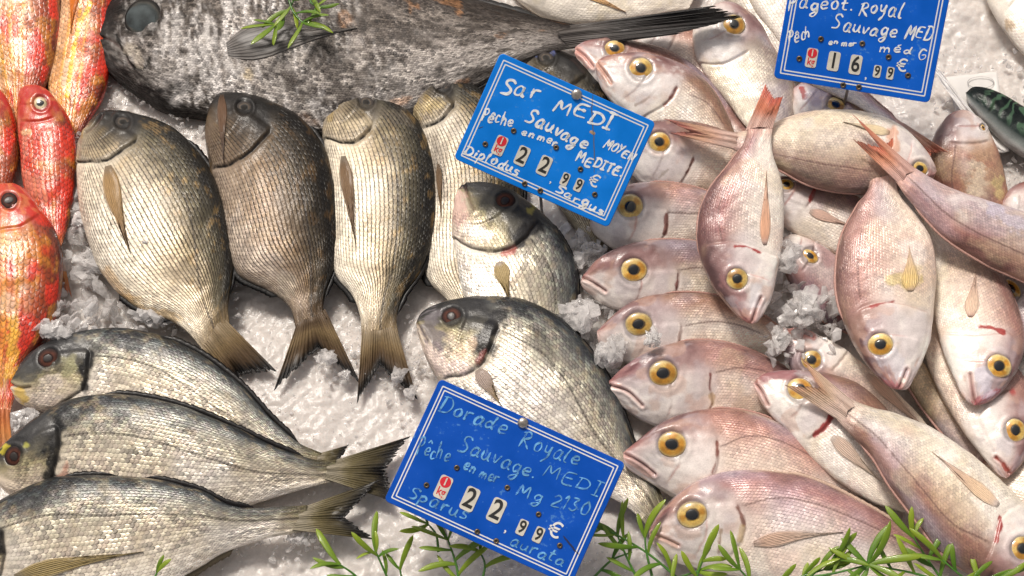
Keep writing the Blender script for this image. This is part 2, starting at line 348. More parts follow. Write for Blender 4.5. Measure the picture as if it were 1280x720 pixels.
def chunk(px, py, z, sx, sy, sz, rot, label, mat=None, seed=0):
    r = np.random.default_rng(seed)
    c, s_ = math.cos(rot), math.sin(rot); Rz = np.array([[c, -s_, 0], [s_, c, 0], [0, 0, 1]]); sz3 = np.array([sx, sy, sz])*PX
    Vs, Fs, o_ = [], [], 0; m_ = (sx+sy)/2*PX
    for q_ in range(int(10+sx*1.5) if sx > 9 else 4):          # wet splinters frozen into one lump
        d_ = r.normal(size=3); d_ /= np.linalg.norm(d_); d_ *= r.uniform(0, 1)**.45*.72; v, f = SH[int(r.integers(0, len(SH)))]
        v = (v*np.array([1, r.uniform(.5, .9), r.uniform(.3, .65)]))@rot_mats(1)[0].T*(r.uniform(.24, .6) if q_ > 5 else .75)*m_*np.array([1, 1, .75])+d_*sz3
        Vs.append(v@Rz.T); Fs.append(f+o_); o_ += len(v)
    o = mesh_np('ice_chunk', np.vstack(Vs), np.vstack(Fs), mat or ICE_CLEAR, loc=at((px, py), z), smooth=False)
    return tag(o, label, 'ice chunk', 'chunks of melting ice')

# ------------------------------------------------------------------ fish
def species_colour(sp, u, s, X, Y, seed, head, opt):
    n1 = fbm(X*55, Y*55, seed, 4); n2 = fbm(X*140, Y*140, seed+9, 3); n3 = fbm(X*18, Y*18, seed+21, 3)
    lo = s+(n1-.5)*.35
    if sp == 'sar':
        c = ramp(lo, [-1, -.6, -.15, .15, .5, .8], [(.78, .69, .55), (.74, .64, .49), (.50, .405, .28), (.26, .205, .125), (.10, .084, .052), (.020, .018, .015)])
        c = mixc(c, (.40, .25, .09), sst(.6, .78, n2)*.35*sst(-1, .2, s))
        c = mixc(c, (.78, .72, .62), sst(.5, .72, n3)*.5*sst(.5, -.3, s))
        bars = .5+.5*np.sin(u*34+n1*2); c = c*(1-.16*bars*sst(-.6, .4, s))[..., None]
        hd = ramp(lo+(n2-.5)*.25, [-1, -.4, .0, .3, .6, 1], [(.44, .37, .28), (.34, .275, .19), (.17, .135, .088), (.045, .038, .03), (.022, .020, .019), (.018, .017, .016)])
        hd = mixc(hd, (.36, .24, .06), sst(.58, .72, fbm(X*60, Y*60, seed+77, 3))*.5*sst(.3, -.1, s))
        c = mixc(c, hd, head)
        c = mixc(c, (.17, .13, .085), sst(.9, 1, u)*.5)
    elif sp == 'gilt':
        c = ramp(lo, [-1, -.6, -.1, .28, .64, .87, .99], [(.88, .80, .70), (.83, .74, .62), (.70, .61, .48), (.44, .395, .31), (.19, .185, .165), (.05, .056, .06), (.014, .016, .018)])
        blk = sst(.5, .66, fbm(X*38, Y*60, seed+3, 3))*sst(.15, .6, s)*sst(.8, .3, u); c = mixc(c, (.016, .018, .021), blk*.75)
        c = mixc(c, (.55, .42, .24), sst(.55, .75, n2)*.18)
        c = mixc(c, (.86, .82, .78), sst(.5, .72, n3)*.5*sst(.4, -.2, s))
        st = .5+.5*np.sin(s*46); c = c*(1-.3*st*sst(.5, .2, np.abs(s+.2)))[..., None]
        hd = ramp(lo+(n2-.5)*.35, [-1, -.5, -.1, .15, .45, 1], [(.72, .60, .50), (.62, .52, .40), (.33, .28, .17), (.09, .082, .063), (.035, .034, .034), (.022, .022, .024)])
        c = mixc(c, hd, head)
    elif sp == 'pink':
        pk = np.array(opt.get('back', (.38, .195, .165))); bl = np.array(opt.get('belly', (.88, .80, .72)))
        rv = np.random.default_rng(seed*3+1); pk = pk*rv.uniform(.82, 1.22)*np.array([1, rv.uniform(.92, 1.1), rv.uniform(.82, 1.08)]); bl = np.minimum(bl*rv.uniform(.9, 1.04)*np.array([1, rv.uniform(.95, 1.0), rv.uniform(.88, .98)]), .9); sh = rv.uniform(-.14, .14); lo = lo+sh
        c = ramp(lo, [-1, -.55, -.08, .26, .58, .95], [bl, bl*np.array([.98, .96, .95]), bl*.80+pk*.20, pk*.62+bl*.38, pk*.92, pk*.45])
        c = mixc(c, (.52, .48, .60), sst(.52, .7, n3)*.32*sst(-.7, .1, s))
        c = mixc(c, (.66, .52, .32), sst(.56, .72, fbm(X*30, Y*30, seed+40, 3))*.28)
        c = mixc(c, (.55, .29, .24), sst(.54, .7, fbm(X*26, Y*26, seed+50, 3))*.28)
        c = mixc(c, (.86, .80, .76), sst(.52, .7, fbm(X*34, Y*34, seed+55, 4))*.45*sst(.6, -.1, s))
        hd = ramp(lo+(n2-.5)*.3, [-1, -.3, .15, .45, .75, 1], [(.88, .80, .73), (.86, .79, .74), (.74, .63, .59), (.40, .255, .24), (.24, .125, .12), (.11, .055, .055)])
        hd = mixc(hd, (.42, .15, .13), sst(.16, .0, u)*.55)
        hd = mixc(hd, (.50, .42, .44), sst(.5, .66, fbm(X*50, Y*50, seed+60, 4))*.45)
        hd = mixc(hd, (.60, .36, .26), sst(.58, .7, fbm(X*70, Y*70, seed+65, 3))*.4)
        c = mixc(c, hd, head)
    elif sp == 'red':
        c = ramp(lo, [-1, -.6, -.2, .2, .6, 1], [(.78, .50, .30), (.70, .33, .12), (.62, .19, .03), (.50, .11, .016), (.32, .05, .010), (.13, .016, .006)])
        rd = opt.get('red', .5)
        c = mixc(c, (.52, .20, .02), sst(.5, .65, fbm(X*70, Y*110, seed+24, 3))*.6)
        c = mixc(c, (.60, .028, .010), sst(.60-.28*rd, .72-.2*rd, fbm(X*45, Y*70, seed+4, 3))*.95)
        c = mixc(c, (.80, .60, .40), sst(.58, .68, fbm(X*60, Y*90, seed+14, 3))*(.8-.6*rd)*sst(.6, .0, s))
        for s0 in (-.5, -.15, .15): c = mixc(c, (.74, .36, .01), np.exp(-((s-s0+(n1-.5)*.1)/.055)**2)*(.8-.7*rd))
        hd = mixc(np.broadcast_to(np.array((.52, .025, .018)), c.shape), (.66, .16, .06), sst(.5, .7, n2)); c = mixc(c, hd, head*.8)
    elif sp == 'big':
        c = ramp(lo, [-1, -.7, -.2, .25, .6, 1], [(.08, .07, .062), (.29, .262, .24), (.28, .25, .228), (.16, .137, .12), (.055, .045, .04), (.018, .016, .015)])
        c = mixc(c, (.028, .021, .017), sst(.44, .58, fbm(X*90, Y*190, seed+5, 4)*.6+.4*fbm(X*22, Y*40, seed+15, 3))*.75)
        c = mixc(c, (.62, .585, .56), sst(.48, .66, fbm(X*330, Y*120, seed+6, 3)*.6+.4*fbm(X*30, Y*30, seed+16, 3))*.68*sst(.85, .2, s)*sst(.8, .3, u))
        c = mixc(c, (.35, .16, .06), sst(.66, .75, n1)*.4*sst(.35, .6, u))
        hd = mixc(c*.85, (.020, .017, .016), np.maximum(sst(.15, .04, u), np.maximum(sst(-.5, -.86, s), sst(.5, .85, s)))*(.6+.4*sst(.35, .6, n2)))
        c = mixc(c, hd, head)
    elif sp == 'mack':
        c = ramp(s, [-1, -.8, -.5, .0, 1], [(.45, .44, .42), (.2, .22, .21), (.018, .028, .026), (.006, .010, .010), (.004, .006, .007)])
        wv = np.sin(X*620+5*fbm(X*60, Y*60, seed, 3)*3); c = mixc(c, (.05, .10, .06), sst(.2, .7, wv)*sst(-.6, -.2, s)*sst(.08, .2, u))
    else:  # pale
        c = ramp(lo, [-1, -.4, .2, .6, 1], [(.80, .72, .62), (.78, .70, .60), (.64, .55, .49), (.46, .36, .34), (.30, .21, .2)])
        c = mixc(c, (.66, .55, .36), sst(.5, .7, n1)*.4)
    return c

EYES = {  # ring fractions and colours from the centre out
 'pink': ([0, .42, .48, .56, .68, .80, .91, .97, 1.02, 1.12], [(.02, .02, .02), (.06, .04, .02), (.40, .23, .03), (.74, .46, .035), (.68, .38, .03), (.74, .47, .07), (.72, .55, .22), (.42, .28, .13), (.24, .15, .10), (.40, .29, .26)]),
 'sar':  ([0, .45, .55, .7, .85, 1.0, 1.12], [(.04, .045, .045), (.05, .05, .05), (.13, .10, .075), (.07, .058, .05), (.05, .042, .038), (.035, .03, .028), (.03, .027, .025)]),
 'gilt': ([0, .45, .55, .7, .85, 1.0, 1.12], [(.02, .01, .01), (.03, .012, .01), (.10, .035, .022), (.075, .028, .02), (.04, .02, .017), (.022, .018, .018), (.03, .03, .03)]),
 'red':  ([0, .4, .5, .8, 1.0, 1.12], [(.02, .02, .02), (.02, .02, .02), (.72, .62, .42), (.66, .52, .30), (.45, .16, .07), (.5, .05, .03)]),
 'big':  ([0, .7, .84, .90, 1.0, 1.12], [(.05, .06, .065), (.05, .06, .06), (.07, .065, .055), (.02, .018, .017), (.012, .011, .010), (.01, .01, .01)]),
}
FINC = {'sar': [(.24, .165, .08), (.085, .052, .026), (.005, .0045, .0045)], 'gilt': [(.16, .13, .06), (.062, .048, .02), (.006, .005, .005)],
        'pink': [(.62, .36, .29), (.62, .33, .23), (.60, .20, .13)], 'red': [(.7, .25, .08), (.7, .3, .1), (.6, .2, .1)], 'big': [(.05, .043, .04), (.024, .02, .019), (.012, .011, .011)],
        'mack': [(.1, .1, .1)]*3, 'pale': [(.6, .5, .4), (.6, .45, .3), (.6, .4, .3)]}

def fish(name, label, sp, S, D, V, z=(12, 12), roll=0, k=.42, cell=4.5, eye=None, gill=None, mouth=None, lat=None, pect=None, tail=None,
         marks=(), seed=1, group=None, dfin=None, afin=None, nu=210, nt=84, opt={}, tipz=None, pupil=None, tone=1.0, eyek=None):
    nb = 14
    Dc = crom([S]+list(D), nu); Vc = crom([S]+list(V), nu)
    u = np.linspace(0, 1, nu); u = .35*u**1.6+.65*u                # denser at the snout
    t_ = np.linspace(0, 1, nu)
    Dc = np.stack([np.interp(u, t_, Dc[:, i]) for i in (0, 1)], -1); Vc = np.stack([np.interp(u, t_, Vc[:, i]) for i in (0, 1)], -1)
    zm = (z[0]+(z[1]-z[0])*sst(0.05, .95, u))*MM
    rl = roll*MM*sst(0, .15, u)*sst(1.1, .7, u)
    A = at(Dc, zm+rl); B = at(Vc, zm-rl)
    M = (A+B)/2; Hh = (A-B)/2; h = np.linalg.norm(Hh, axis=1)
    Lm = np.sum(np.linalg.norm(np.diff(M, axis=0), axis=1))
    th = np.r_[np.linspace(0, np.pi, nt), np.linspace(np.pi, 2*np.pi, nb+2)[1:-1]]
    # plane normal at every station
    ax = np.gradient(M, axis=0); N = np.cross(ax, Hh); N /= np.linalg.norm(N, axis=1)[:, None]+1e-12
    N[N[:, 2] < 0] *= -1
    nmid = N[nu//3:2*nu//3].mean(0); N = N*.0+nmid/np.linalg.norm(nmid)
    tk = k*h*np.interp(u, [0, .12, .3, .6, .85, .94, 1], [1.25, 1.12, 1.05, 1.0, .9, .72, .12])
    c_, s_ = np.cos(th), np.sin(th)
    ss = np.sign(s_)*np.abs(s_)**.80*(1+.10*c_)
    P = M[:, None]+Hh[:, None]*c_[None, :, None]+N[:, None]*(tk[:, None]*ss[None])[..., None]
    U = np.broadcast_to(u[:, None], P.shape[:2]); Sx = np.broadcast_to(c_[None], P.shape[:2]).copy(); top = np.broadcast_to((s_ >= -1e-6)[None], P.shape[:2])
    X = U*Lm; arc = np.arccos(np.clip(Sx, -1, 1)); Y = arc*np.mean(h)*1.1
    tp = P[:, :nt].reshape(-1, 3); tpx = proj(tp).reshape(nu, nt, 2)
    def near(p): 
        d = np.sum((tpx-np.asarray(p, float))**2, -1); return np.unravel_index(np.argmin(d), d.shape)
    # gill cover edge as u(s)
    if gill:
        gs = []
        for p in crom(gill, 14): i, j = near(p); gs.append((Sx[i, j], u[i]))
        gs = sorted(gs); g_s = np.array([a for a, b in gs]); g_u = np.array([b for a, b in gs])
        gu = np.interp(Sx, g_s, g_u)
        gspan = sst(g_s[0]-.12, g_s[0]+.02, Sx)*sst(g_s[-1]+.12, g_s[-1]-.02, Sx)
        gu = gu-.25*np.clip(g_s[0]-Sx, 0, 1)**1.0*.4 - .25*np.clip(Sx-g_s[-1], 0, 1)*.5
    else:
        gu = .25+.05*(1-Sx**2); gspan = sst(-.9, -.6, Sx)*sst(.6, .3, Sx)
    dg = (U-gu)*Lm                                             # metres behind the gill cover edge
    hw = .010 if sp in ('pink', 'pale', 'red') else .004
    head = sst(hw, -hw, dg+(fbm(X*90, Y*90, seed+81, 3)-.5)*hw*1.6)
    gk = {'pink': .55, 'pale': .3, 'red': .4, 'mack': 0, 'big': .6}.get(sp, 1)
    # relief: raised gill cover, cheek plate, mouth groove, eye socket, soft dents
    disp = gk*.0016*sst(.0008, -.0006, dg)*sst(-.045, -.006, dg)*gspan*top
    disp = disp-gk*.0010*np.exp(-((dg-.0014)/.0013)**2)*gspan*top
    gp = gu*.66; dp = (U-gp)*Lm; disp = disp+.0007*sst(.001, -.001, dp)*sst(-.03, -.004, dp)*top*sst(-.9, -.5, Sx)*sst(.5, .1, Sx)
    disp = disp+(fbm(X*40, Y*40, seed, 3)-.5)*.0022*top+(fbm(X*120, Y*120, seed+1, 2)-.5)*.0008*top*(.4+.6*head)
    allpx = np.full(P.shape[:2]+(2,), 1e5); allpx[:, :nt] = tpx
    dm = None
    if mouth:
        dm = dpoly(allpx, crom(mouth, 12)); disp = disp-.0018*np.exp(-(dm/1.5)**2)+.0006*np.exp(-((dm-4.0)/2.0)**2)
    if eye:
        de = np.linalg.norm(allpx-np.array(eye[:2]), axis=-1)/eye[2]
        disp = disp+.0006*np.exp(-((de-1.3)/.2)**2)-.0010*sst(1.1, .8, de)
    # normals of the smooth grid
    Gu = np.gradient(P, axis=0); Gv = np.roll(P, -1, 1)-np.roll(P, 1, 1); NN = np.cross(Gu, Gv); NN /= np.linalg.norm(NN, axis=-1)[..., None]+1e-12
    if (NN[nu//2, nt//2]@N[0]) < 0: NN = -NN
    P = P+NN*(disp*sst(0, .03, U))[..., None]
    # colour
    c = species_colour(sp, U, Sx, X, Y, seed*7, head, opt)*tone
    c = c*(.80+.4*fbm(X*24, Y*24, seed+91, 4))[..., None]
    nz = fbm(X*260, Y*260, seed+70, 2)
    gd = np.exp(-((dg-.0010)/.0009)**2)*gspan
    gc = {'pink': (.40, .10, .075), 'sar': (.012, .010, .009), 'gilt': (.02, .012, .010), 'red': (.3, .02, .02)}.get(sp, (.03, .025, .02))
    gm = gspan*top*{'pink': .28, 'sar': .95, 'gilt': .7, 'big': .55, 'mack': 0, 'red': .3, 'pale': .2}.get(sp, .6)*sst(.35 if sp == 'pink' else .2, .6 if sp == 'pink' else .5, fbm(X*110, Y*110, seed+71, 3) if sp == 'pink' else nz); gda = np.clip(dg/PX, -12, 12)
    c = mixc(c, np.array(gc)*1.3, np.exp(-((dp-.0005)/.0007)**2)*head*.45*sst(.3, .6, fbm(X*60, Y*60, seed+5, 2))*sst(-.9, -.5, Sx)*sst(.5, .1, Sx))
    if dm is not None:
        if sp == 'pink':
            c = mixc(c, (.60, .26, .22), np.exp(-(dm/4.2)**2)*.55); 
        c = mixc(c, (.08, .03, .025), np.exp(-(dm/1.1)**2)*.6)
    ld = np.full(U.shape, 9.); lm = np.zeros(U.shape)
    if lat:
        q = [(u[a], Sx[a, b_]) for a, b_ in (near(p) for p in crom(lat, 24))]; q = sorted(q); qu = np.array([a for a, _ in q]); qs = np.array([b_ for _, b_ in q])
        qs = np.convolve(np.r_[[qs[0]]*2, qs, [qs[-1]]*2], np.ones(5)/5, 'valid')
        sl = np.interp(u, qu, qs); ld = (np.arccos(np.clip(sl, -1, 1))[:, None]-arc)*h[:, None]/PX
        lm = np.broadcast_to((sst(qu[0]-.02, qu[0]+.01, u)*sst(qu[-1]+.05, qu[-1], u))[:, None], U.shape)*top*(.85 if sp != 'pink' else .75)
        ld = np.clip(ld, -9, 9)
    for m in marks:
        pts, r, mc, al = m[:4]
        dk = dpoly(allpx, crom(pts, 12) if len(pts) > 2 else pts)+(fbm(X*180, Y*180, seed+33, 3)-.5)*r*(m[4] if len(m) > 4 else 1.6)
        if r < 6 and mc[0] > 2.5*mc[1]: r, mc = r*.78, (mc[0]*.72, mc[1]*.8, mc[2]*.8)
        c = mixc(c, mc, sst(r, r*.45, dk)*al)
    if tail: c = mixc(c, np.array((opt.get('fin') or FINC[sp])[0], float)*(tone if sp != 'big' else 1), sst(.90, 1.0, U+(fbm(X*150, Y*300, seed+8, 2)-.5)*.05)*.75)
    if eye: c = mixc(c, c*.4, sst(1.22, 1.02, de+(nz-.5)*.2)*.7)
    sm = sst(.0, .012, dg)*.95+.05*head
    if sp in ('gilt', 'sar'): sm = np.maximum(sm, head*sst(.35, .6, U/np.maximum(gu, .05))*sst(.4, -.1, Sx)*.75)
    if sp in ('big',): sm = np.maximum(sm, sst(.25, .5, U/gu)*.8)
    for m in marks:
        if len(m) > 5: pass
    rows = np.round(np.max(h)*.92*np.pi/(cell*PX))
    uvx = X/(cell*PX); uvy = np.where(top, arc/np.pi, -arc/np.pi)*rows
    # close the tail end
    Vt = np.vstack([P.reshape(-1, 3), P[-1].mean(0)[None]]); nv = len(th); base = (nu-1)*nv
    j = np.arange(nv); tri = np.stack([base+j, base+(j+1) % nv, np.full(nv, nu*nv)], -1)
    ctr = np.array([M[nu//2, 0], M[nu//2, 1], min(z)*MM-np.max(tk)*.9])
    root = tag(empty(name, ctr), label, 'fish', group)
    app = lambda a: np.vstack([a.reshape(nu*nv, -1), a.reshape(nu, nv, -1)[-1].mean(0)[None]])
    mesh_np('body', Vt-ctr, [grid_faces(nu, nv, True), tri], SKIN[sp], root, col=app(np.clip(c, 0, .92)), uv=app(np.stack([uvx, uvy], -1)), attrs={'sm': app(sm), 'ld': app(ld), 'lm': app(lm), 'gd': app(gda), 'gm': app(gm)})
    fc = FINC[sp] if 'fin' not in opt else opt['fin']
    # ---- eye
    if eye:
        i, j = near(eye[:2]); j = min(max(j, 2), nt-3); i = min(max(i, 2), nu-3)
        n = NN[max(i-5, 0):i+6, max(j-4, 0):j+5].mean((0, 1)); n /= np.linalg.norm(n)
        ctr0 = P[i, j]-(-.0003)*n
        vd = CP-ctr0; vd /= np.linalg.norm(vd); n = n*.7+vd*.3; n /= np.linalg.norm(n)
        e1 = Gu[i, j]-n*(Gu[i, j]@n); e1 /= np.linalg.norm(e1); e2 = np.cross(n, e1)
        rad = eye[2]*PX*np.linalg.norm(CP-ctr0)/DIST
        fr, cl = EYES[eyek or (sp if sp in EYES else 'pink')]
        rr = np.r_[np.linspace(0, 1, 22), 1.1]; a = np.linspace(0, 2*np.pi, 36, endpoint=False)
        Rr, Aa = np.meshgrid(rr, a, indexing='ij')
        eh = {'sar': .08, 'big': .14, 'gilt': .18}.get(eyek or sp, .28); eo_ = -.11 if eh > .25 else -.04
        hh = eh*np.sqrt(np.clip(1-(Rr*.95)**2, 0, 1))+eo_; hh[-1] = -.3
        oval = eye[3] if len(eye) > 3 else .94
        E = ctr0+rad*(Rr*np.cos(Aa))[..., None]*e1+rad*oval*(Rr*np.sin(Aa))[..., None]*e2+rad*hh[..., None]*n
        ec = ramp(Rr+(vnoise(np.cos(Aa)*3+9, np.sin(Aa)*3+Rr*4, seed)-.5)*.1*(Rr > .45), fr, cl)
        sec = sst(.35, .65, vnoise(np.cos(Aa)*1.3+5, np.sin(Aa)*1.3+seed, seed+2))*(Rr > .46)
        if (eyek or sp) == 'pink': ec = mixc(ec, (.44, .15, .02), sec*.6*sst(.98, .8, Rr)); ec = mixc(ec, (.66, .56, .34), (1-sec)*.28*(Rr > .5)); ec = ec*(.82+.3*np.random.default_rng(seed).uniform())
        ec = ec*(.7+.5*vnoise(np.cos(Aa)*2.2+5, np.sin(Aa)*2.2+seed, seed)[..., None])
        eo = mesh_np('eye', E.reshape(-1, 3)-ctr, grid_faces(len(rr), 36, True), EYE if (eyek or sp) in ('pink', 'red') else EYE_DULL, root, col=np.clip(ec, 0, .9).reshape(-1, 3))
        pr = {'pink': .42, 'sar': .42, 'gilt': .42, 'red': .4, 'big': .80}.get(eyek or sp, .42)
        rr = np.linspace(0, 1, 7); Rr, Aa = np.meshgrid(rr, a, indexing='ij')
        shp = pr*(1+.10*np.cos(Aa-np.pi)**3+.05*np.sin(2*Aa+seed))
        hh = eh*np.sqrt(1-(Rr*pr*.95)**2)+eo_+.025*np.sqrt(np.clip(1-Rr**2, 0, 1))-.008
        E = ctr0+rad*(Rr*shp*np.cos(Aa))[..., None]*e1+rad*(Rr*shp*np.sin(Aa)*(oval if eyek != 'red' and sp != 'red' else 1.15))[..., None]*e2+rad*hh[..., None]*n
        mesh_np('pupil', E.reshape(-1, 3)-ctr, grid_faces(7, 36, True), pupil or {'sar': PUPIL_CLOUDY, 'big': PUPIL_BIG, 'gilt': PUPIL_BROWN}.get(sp, PUPIL), eo)
    # ---- tail fin
    if tail:
        up, fork, low = tail; nr, nl = 60, 14
        edge = np.vstack([crom([up, (np.array(up)*.45+np.array(fork)*.55), fork], nr//2), crom([fork, (np.array(low)*.45+np.array(fork)*.55), low], nr//2+1)[1:]]); nr = len(edge)
        pd, pv = proj(A[-1:])[0], proj(B[-1:])[0]
        if np.linalg.norm(pd-np.array(up))+np.linalg.norm(pv-np.array(low)) > np.linalg.norm(pd-np.array(low))+np.linalg.norm(pv-np.array(up)): pd, pv = pv, pd
        q = np.linspace(0, 1, nr); bi = pd[None]*(1-q)[:, None]+pv[None]*q[:, None]
        r0 = np.random.default_rng(seed+5); ext = 1-.10*r0.uniform(0, 1, nr)**2*(np.abs(q-.5) < .46)
        tt = np.linspace(-.14, 1, nl)
        pts = bi[:, None]+(edge-bi)[:, None]*(tt[None]*np.where(tt > .3, 1, 1)[None]*ext[:, None])[..., None]
        # fan the outer rays outwards a little, as a real fork does
        ztip = (tipz if tipz is not None else z[1]-4)*MM
        zz = z[1]*MM*(1-np.clip(tt, 0, 1))+ztip*np.clip(tt, 0, 1)
        tw = (fbm(np.broadcast_to(q[:, None]*5, pts.shape[:2]), np.broadcast_to(tt[None]*2, pts.shape[:2]), seed, 2)-.5)*.008*np.clip(tt, 0, 1)[None]
        zr = zz[None]+tw
        TP = at(pts, zr)
        tkb = tk[int(nu*.9)]; thk = np.interp(tt, [-.14, 0, .12, .4, 1], [tkb*.55, tkb*.62, tkb*.42, .0012, .0004])
        taper = np.clip(np.sin(np.pi*np.clip(q, .03, .97)), .25, 1)
        off = np.zeros(TP.shape); off[..., 2] = thk[None]*taper[:, None]*(1+.15*np.sin(q*np.pi*2*14))[:, None]
        VV = np.vstack([(TP+off).reshape(-1, 3), (TP-off).reshape(-1, 3)])
        f1 = grid_faces(nr, nl); f2 = f1[:, ::-1]+nr*nl
        rim = np.r_[np.arange(nr)*nl+nl-1]; sd = np.stack([rim[:-1], rim[1:], rim[1:]+nr*nl, rim[:-1]+nr*nl], -1)
        Tq = np.clip(tt, 0, 1)[None]+0*q[:, None]; mid = 1-np.abs(2*q-1)[:, None]
        cc = mixc(mixc(np.broadcast_to(np.array(fc[0], float), TP.shape), fc[1], sst(.1, .6, Tq)), fc[2], np.maximum(sst(.60, .92, Tq+.18*(fbm(q[:, None]*9+0*Tq, Tq*3, seed, 2)-.5)), sst(.5, .9, Tq)*sst(.55, .95, mid)))
        bc = c[-8:-1, 4:nt-4].mean((0, 1)); cc = mixc(cc, bc, sst(.30, .02, Tq+.12*(vnoise(q[:, None]*22+0*Tq, Tq*2, seed)-.5)))
        trv = sst(.25, 1, Tq)*opt.get('tr', .45 if sp in ('pink', 'red', 'pale') else .15)
        uvv = np.stack([np.broadcast_to((q*17)[:, None], Tq.shape), Tq*2], -1).reshape(-1, 2)
        mesh_np('tail_fin', VV-ctr, [f1, f2, sd], FIN, root, col=np.vstack([cc.reshape(-1, 3)]*2), uv=np.vstack([uvv]*2), attrs={'tr': np.r_[trv.ravel(), trv.ravel()]})
    # ---- folded dorsal and anal fins: ridges along the outline
    def ridge(nm, line, other, u0, u1, wpx, colr, spikes):
        ii = np.where((u >= u0) & (u <= u1))[0]; n = len(ii)
        Q = line[ii]; outd = Q-other[ii]; outd /= np.linalg.norm(outd, axis=1)[:, None]
        f = np.linspace(0, 1, n); env = np.minimum(sst(0, .12, f), sst(1, .93, f))
        saw = 1-.22*((f*spikes) % 1)**2
        wd = wpx*PX*env*saw
        ring = np.array([(-.3, .0), (-.1, 1.), (.6, .7), (1., 0), (.6, -.7), (-.1, -1.)])
        hgt = (.0010+.0*f)*np.ones(n)
        G = Q[:, None]+outd[:, None]*(ring[None, :, 0]*wd[:, None])[..., None]+np.array((0, 0, 1.))*(ring[None, :, 1]*hgt[:, None]*env[:, None])[..., None]
        cl = np.broadcast_to(np.array(colr), G.shape).reshape(-1, 3)
        uvv = np.stack([np.broadcast_to((f*0+.25)[:, None], G.shape[:2]), np.broadcast_to(f[:, None]*30+0*ring[None, :, 0], G.shape[:2])], -1).reshape(-1, 2)
        mesh_np(nm, G.reshape(-1, 3)-ctr, grid_faces(n, 6, True), FIN, root, col=cl, uv=uvv)
    if dfin: ridge('dorsal_fin', A, B, dfin[0], dfin[1], dfin[2], dfin[3] if len(dfin) > 3 else fc[2], 22)
    if afin: ridge('anal_fin', B, A, afin[0], afin[1], afin[2], afin[3] if len(afin) > 3 else fc[2], 12)
    # ---- pectoral fin lying on the flank
    if pect:
        b0, b1, wd = np.array(pect[0], float), np.array(pect[1], float), pect[2]
        pc = pect[3] if len(pect) > 3 else fc[1]; tpc = pect[4] if len(pect) > 4 else tuple(np.array(pc)*.8)
        bend = pect[5] if len(pect) > 5 else 0
        nl, nw = 22, 17
        f = np.linspace(0, 1, nl); dv = b1-b0; ln = np.linalg.norm(dv); dv /= ln; pv = np.array([-dv[1], dv[0]])
        prof = np.interp(f, [0, .05, .18, .32, .55, .8, 1], [.34, .50, .78, .84, .60, .28, .03])
        g = np.linspace(-.5, .5, nw)
        G = b0+(dv*ln)[None, None]*f[:, None, None]*(1-.22*np.abs(g-.15)[None, :, None])+pv[None, None]*((g[None]*prof[:, None]*wd)+bend*np.sin(f*np.pi)[:, None])[..., None]
        rj = np.random.default_rng(seed+3).uniform(0, 1, nw)**1.5
        G = G-dv*(ln*.20*rj[None, :]*sst(.25, 1, f)[:, None]*(np.abs(g) > .04)[None, :])[..., None]+pv*(.35*np.sin(np.arange(nw)*2.4)[None]*sst(.2, 1, f)[:, None])[..., None]
        Z = np.empty(G.shape[:2])
        tp2 = P[:, :nt]; px2 = proj(tp2.reshape(-1, 3)).reshape(nu, nt, 2)
        for a_ in range(nl):
            for b_ in range(nw):
                d = np.sum((px2-G[a_, b_])**2, -1); i, j = np.unravel_index(np.argmin(d), d.shape); Z[a_, b_] = tp2[i, j, 2]
        Z = np.maximum(Z, Z.mean(1, keepdims=True)-.001)
        lift = .0006+.0006*f[:, None]*(1-f[:, None])+.0007*np.cos(g*np.pi)[None]*(1-.6*f[:, None])-.0007*sst(.42, .5, np.abs(g))[None]-.0006*sst(.12, 0, f)[:, None]
        Tp = at(G, Z+lift); Bt = at(G, Z-.0008)
        VV = np.vstack([Tp.reshape(-1, 3), Bt.reshape(-1, 3)]); f1 = grid_faces(nl, nw); n_ = nl*nw
        idx = np.arange(n_).reshape(nl, nw); loop = np.r_[idx[:, 0], idx[-1, 1:], idx[-2::-1, -1], idx[0, -2:0:-1]]
        sd = np.stack([loop, np.roll(loop, -1), np.roll(loop, -1)+n_, loop+n_], -1)
        ff = np.broadcast_to(f[:, None], G.shape[:2])
        pb = np.array(pc, float)*(1.25 if sp in ('pink', 'pale') else 1.15); cc = mixc(np.broadcast_to(pb, Tp.shape), np.array(tpc, float)*1.25, sst(.3, .95, ff)); cc = np.clip(cc, 0, .92); cc = mixc(cc, np.array(pect[6] if len(pect) > 6 else np.array(pc)*.6), sst(.14, .0, ff)*.7)
        bcol = np.empty(cc.shape)
        for a_ in range(nl):
            for b_ in range(nw):
                d = np.sum((px2-G[a_, b_])**2, -1); i, j = np.unravel_index(np.argmin(d), d.shape); bcol[a_, b_] = c[i, j]
        wb = np.clip(.22+.5*sst(.36, .5, np.abs(g))[None]+.45*sst(.12, 0, ff)+.2*sst(.5, 1, ff), 0, .85)*(1 if sp in ('pink', 'pale') else .75 if sp == 'big' else .4); cc = cc*(1-wb[..., None])+bcol*.92*wb[..., None]
        uvv = np.stack([np.broadcast_to((g*9)[None], G.shape[:2]), ff*1.5], -1).reshape(-1, 2)
        trv = np.clip((sst(.15, .8, ff)*.8+.5*sst(.3, .5, np.abs(g))[None]), 0, 1.3)*opt.get('ptr', .36 if sp in ('pink', 'red', 'pale') else .05)
        mesh_np('pectoral_fin', VV-ctr, [f1, f1[:, ::-1]+n_, sd], FIN, root, col=np.vstack([cc.reshape(-1, 3)]*2), uv=np.vstack([uvv]*2), attrs={'tr': np.r_[trv.ravel(), trv.ravel()]})
    return root

exec_fish = []
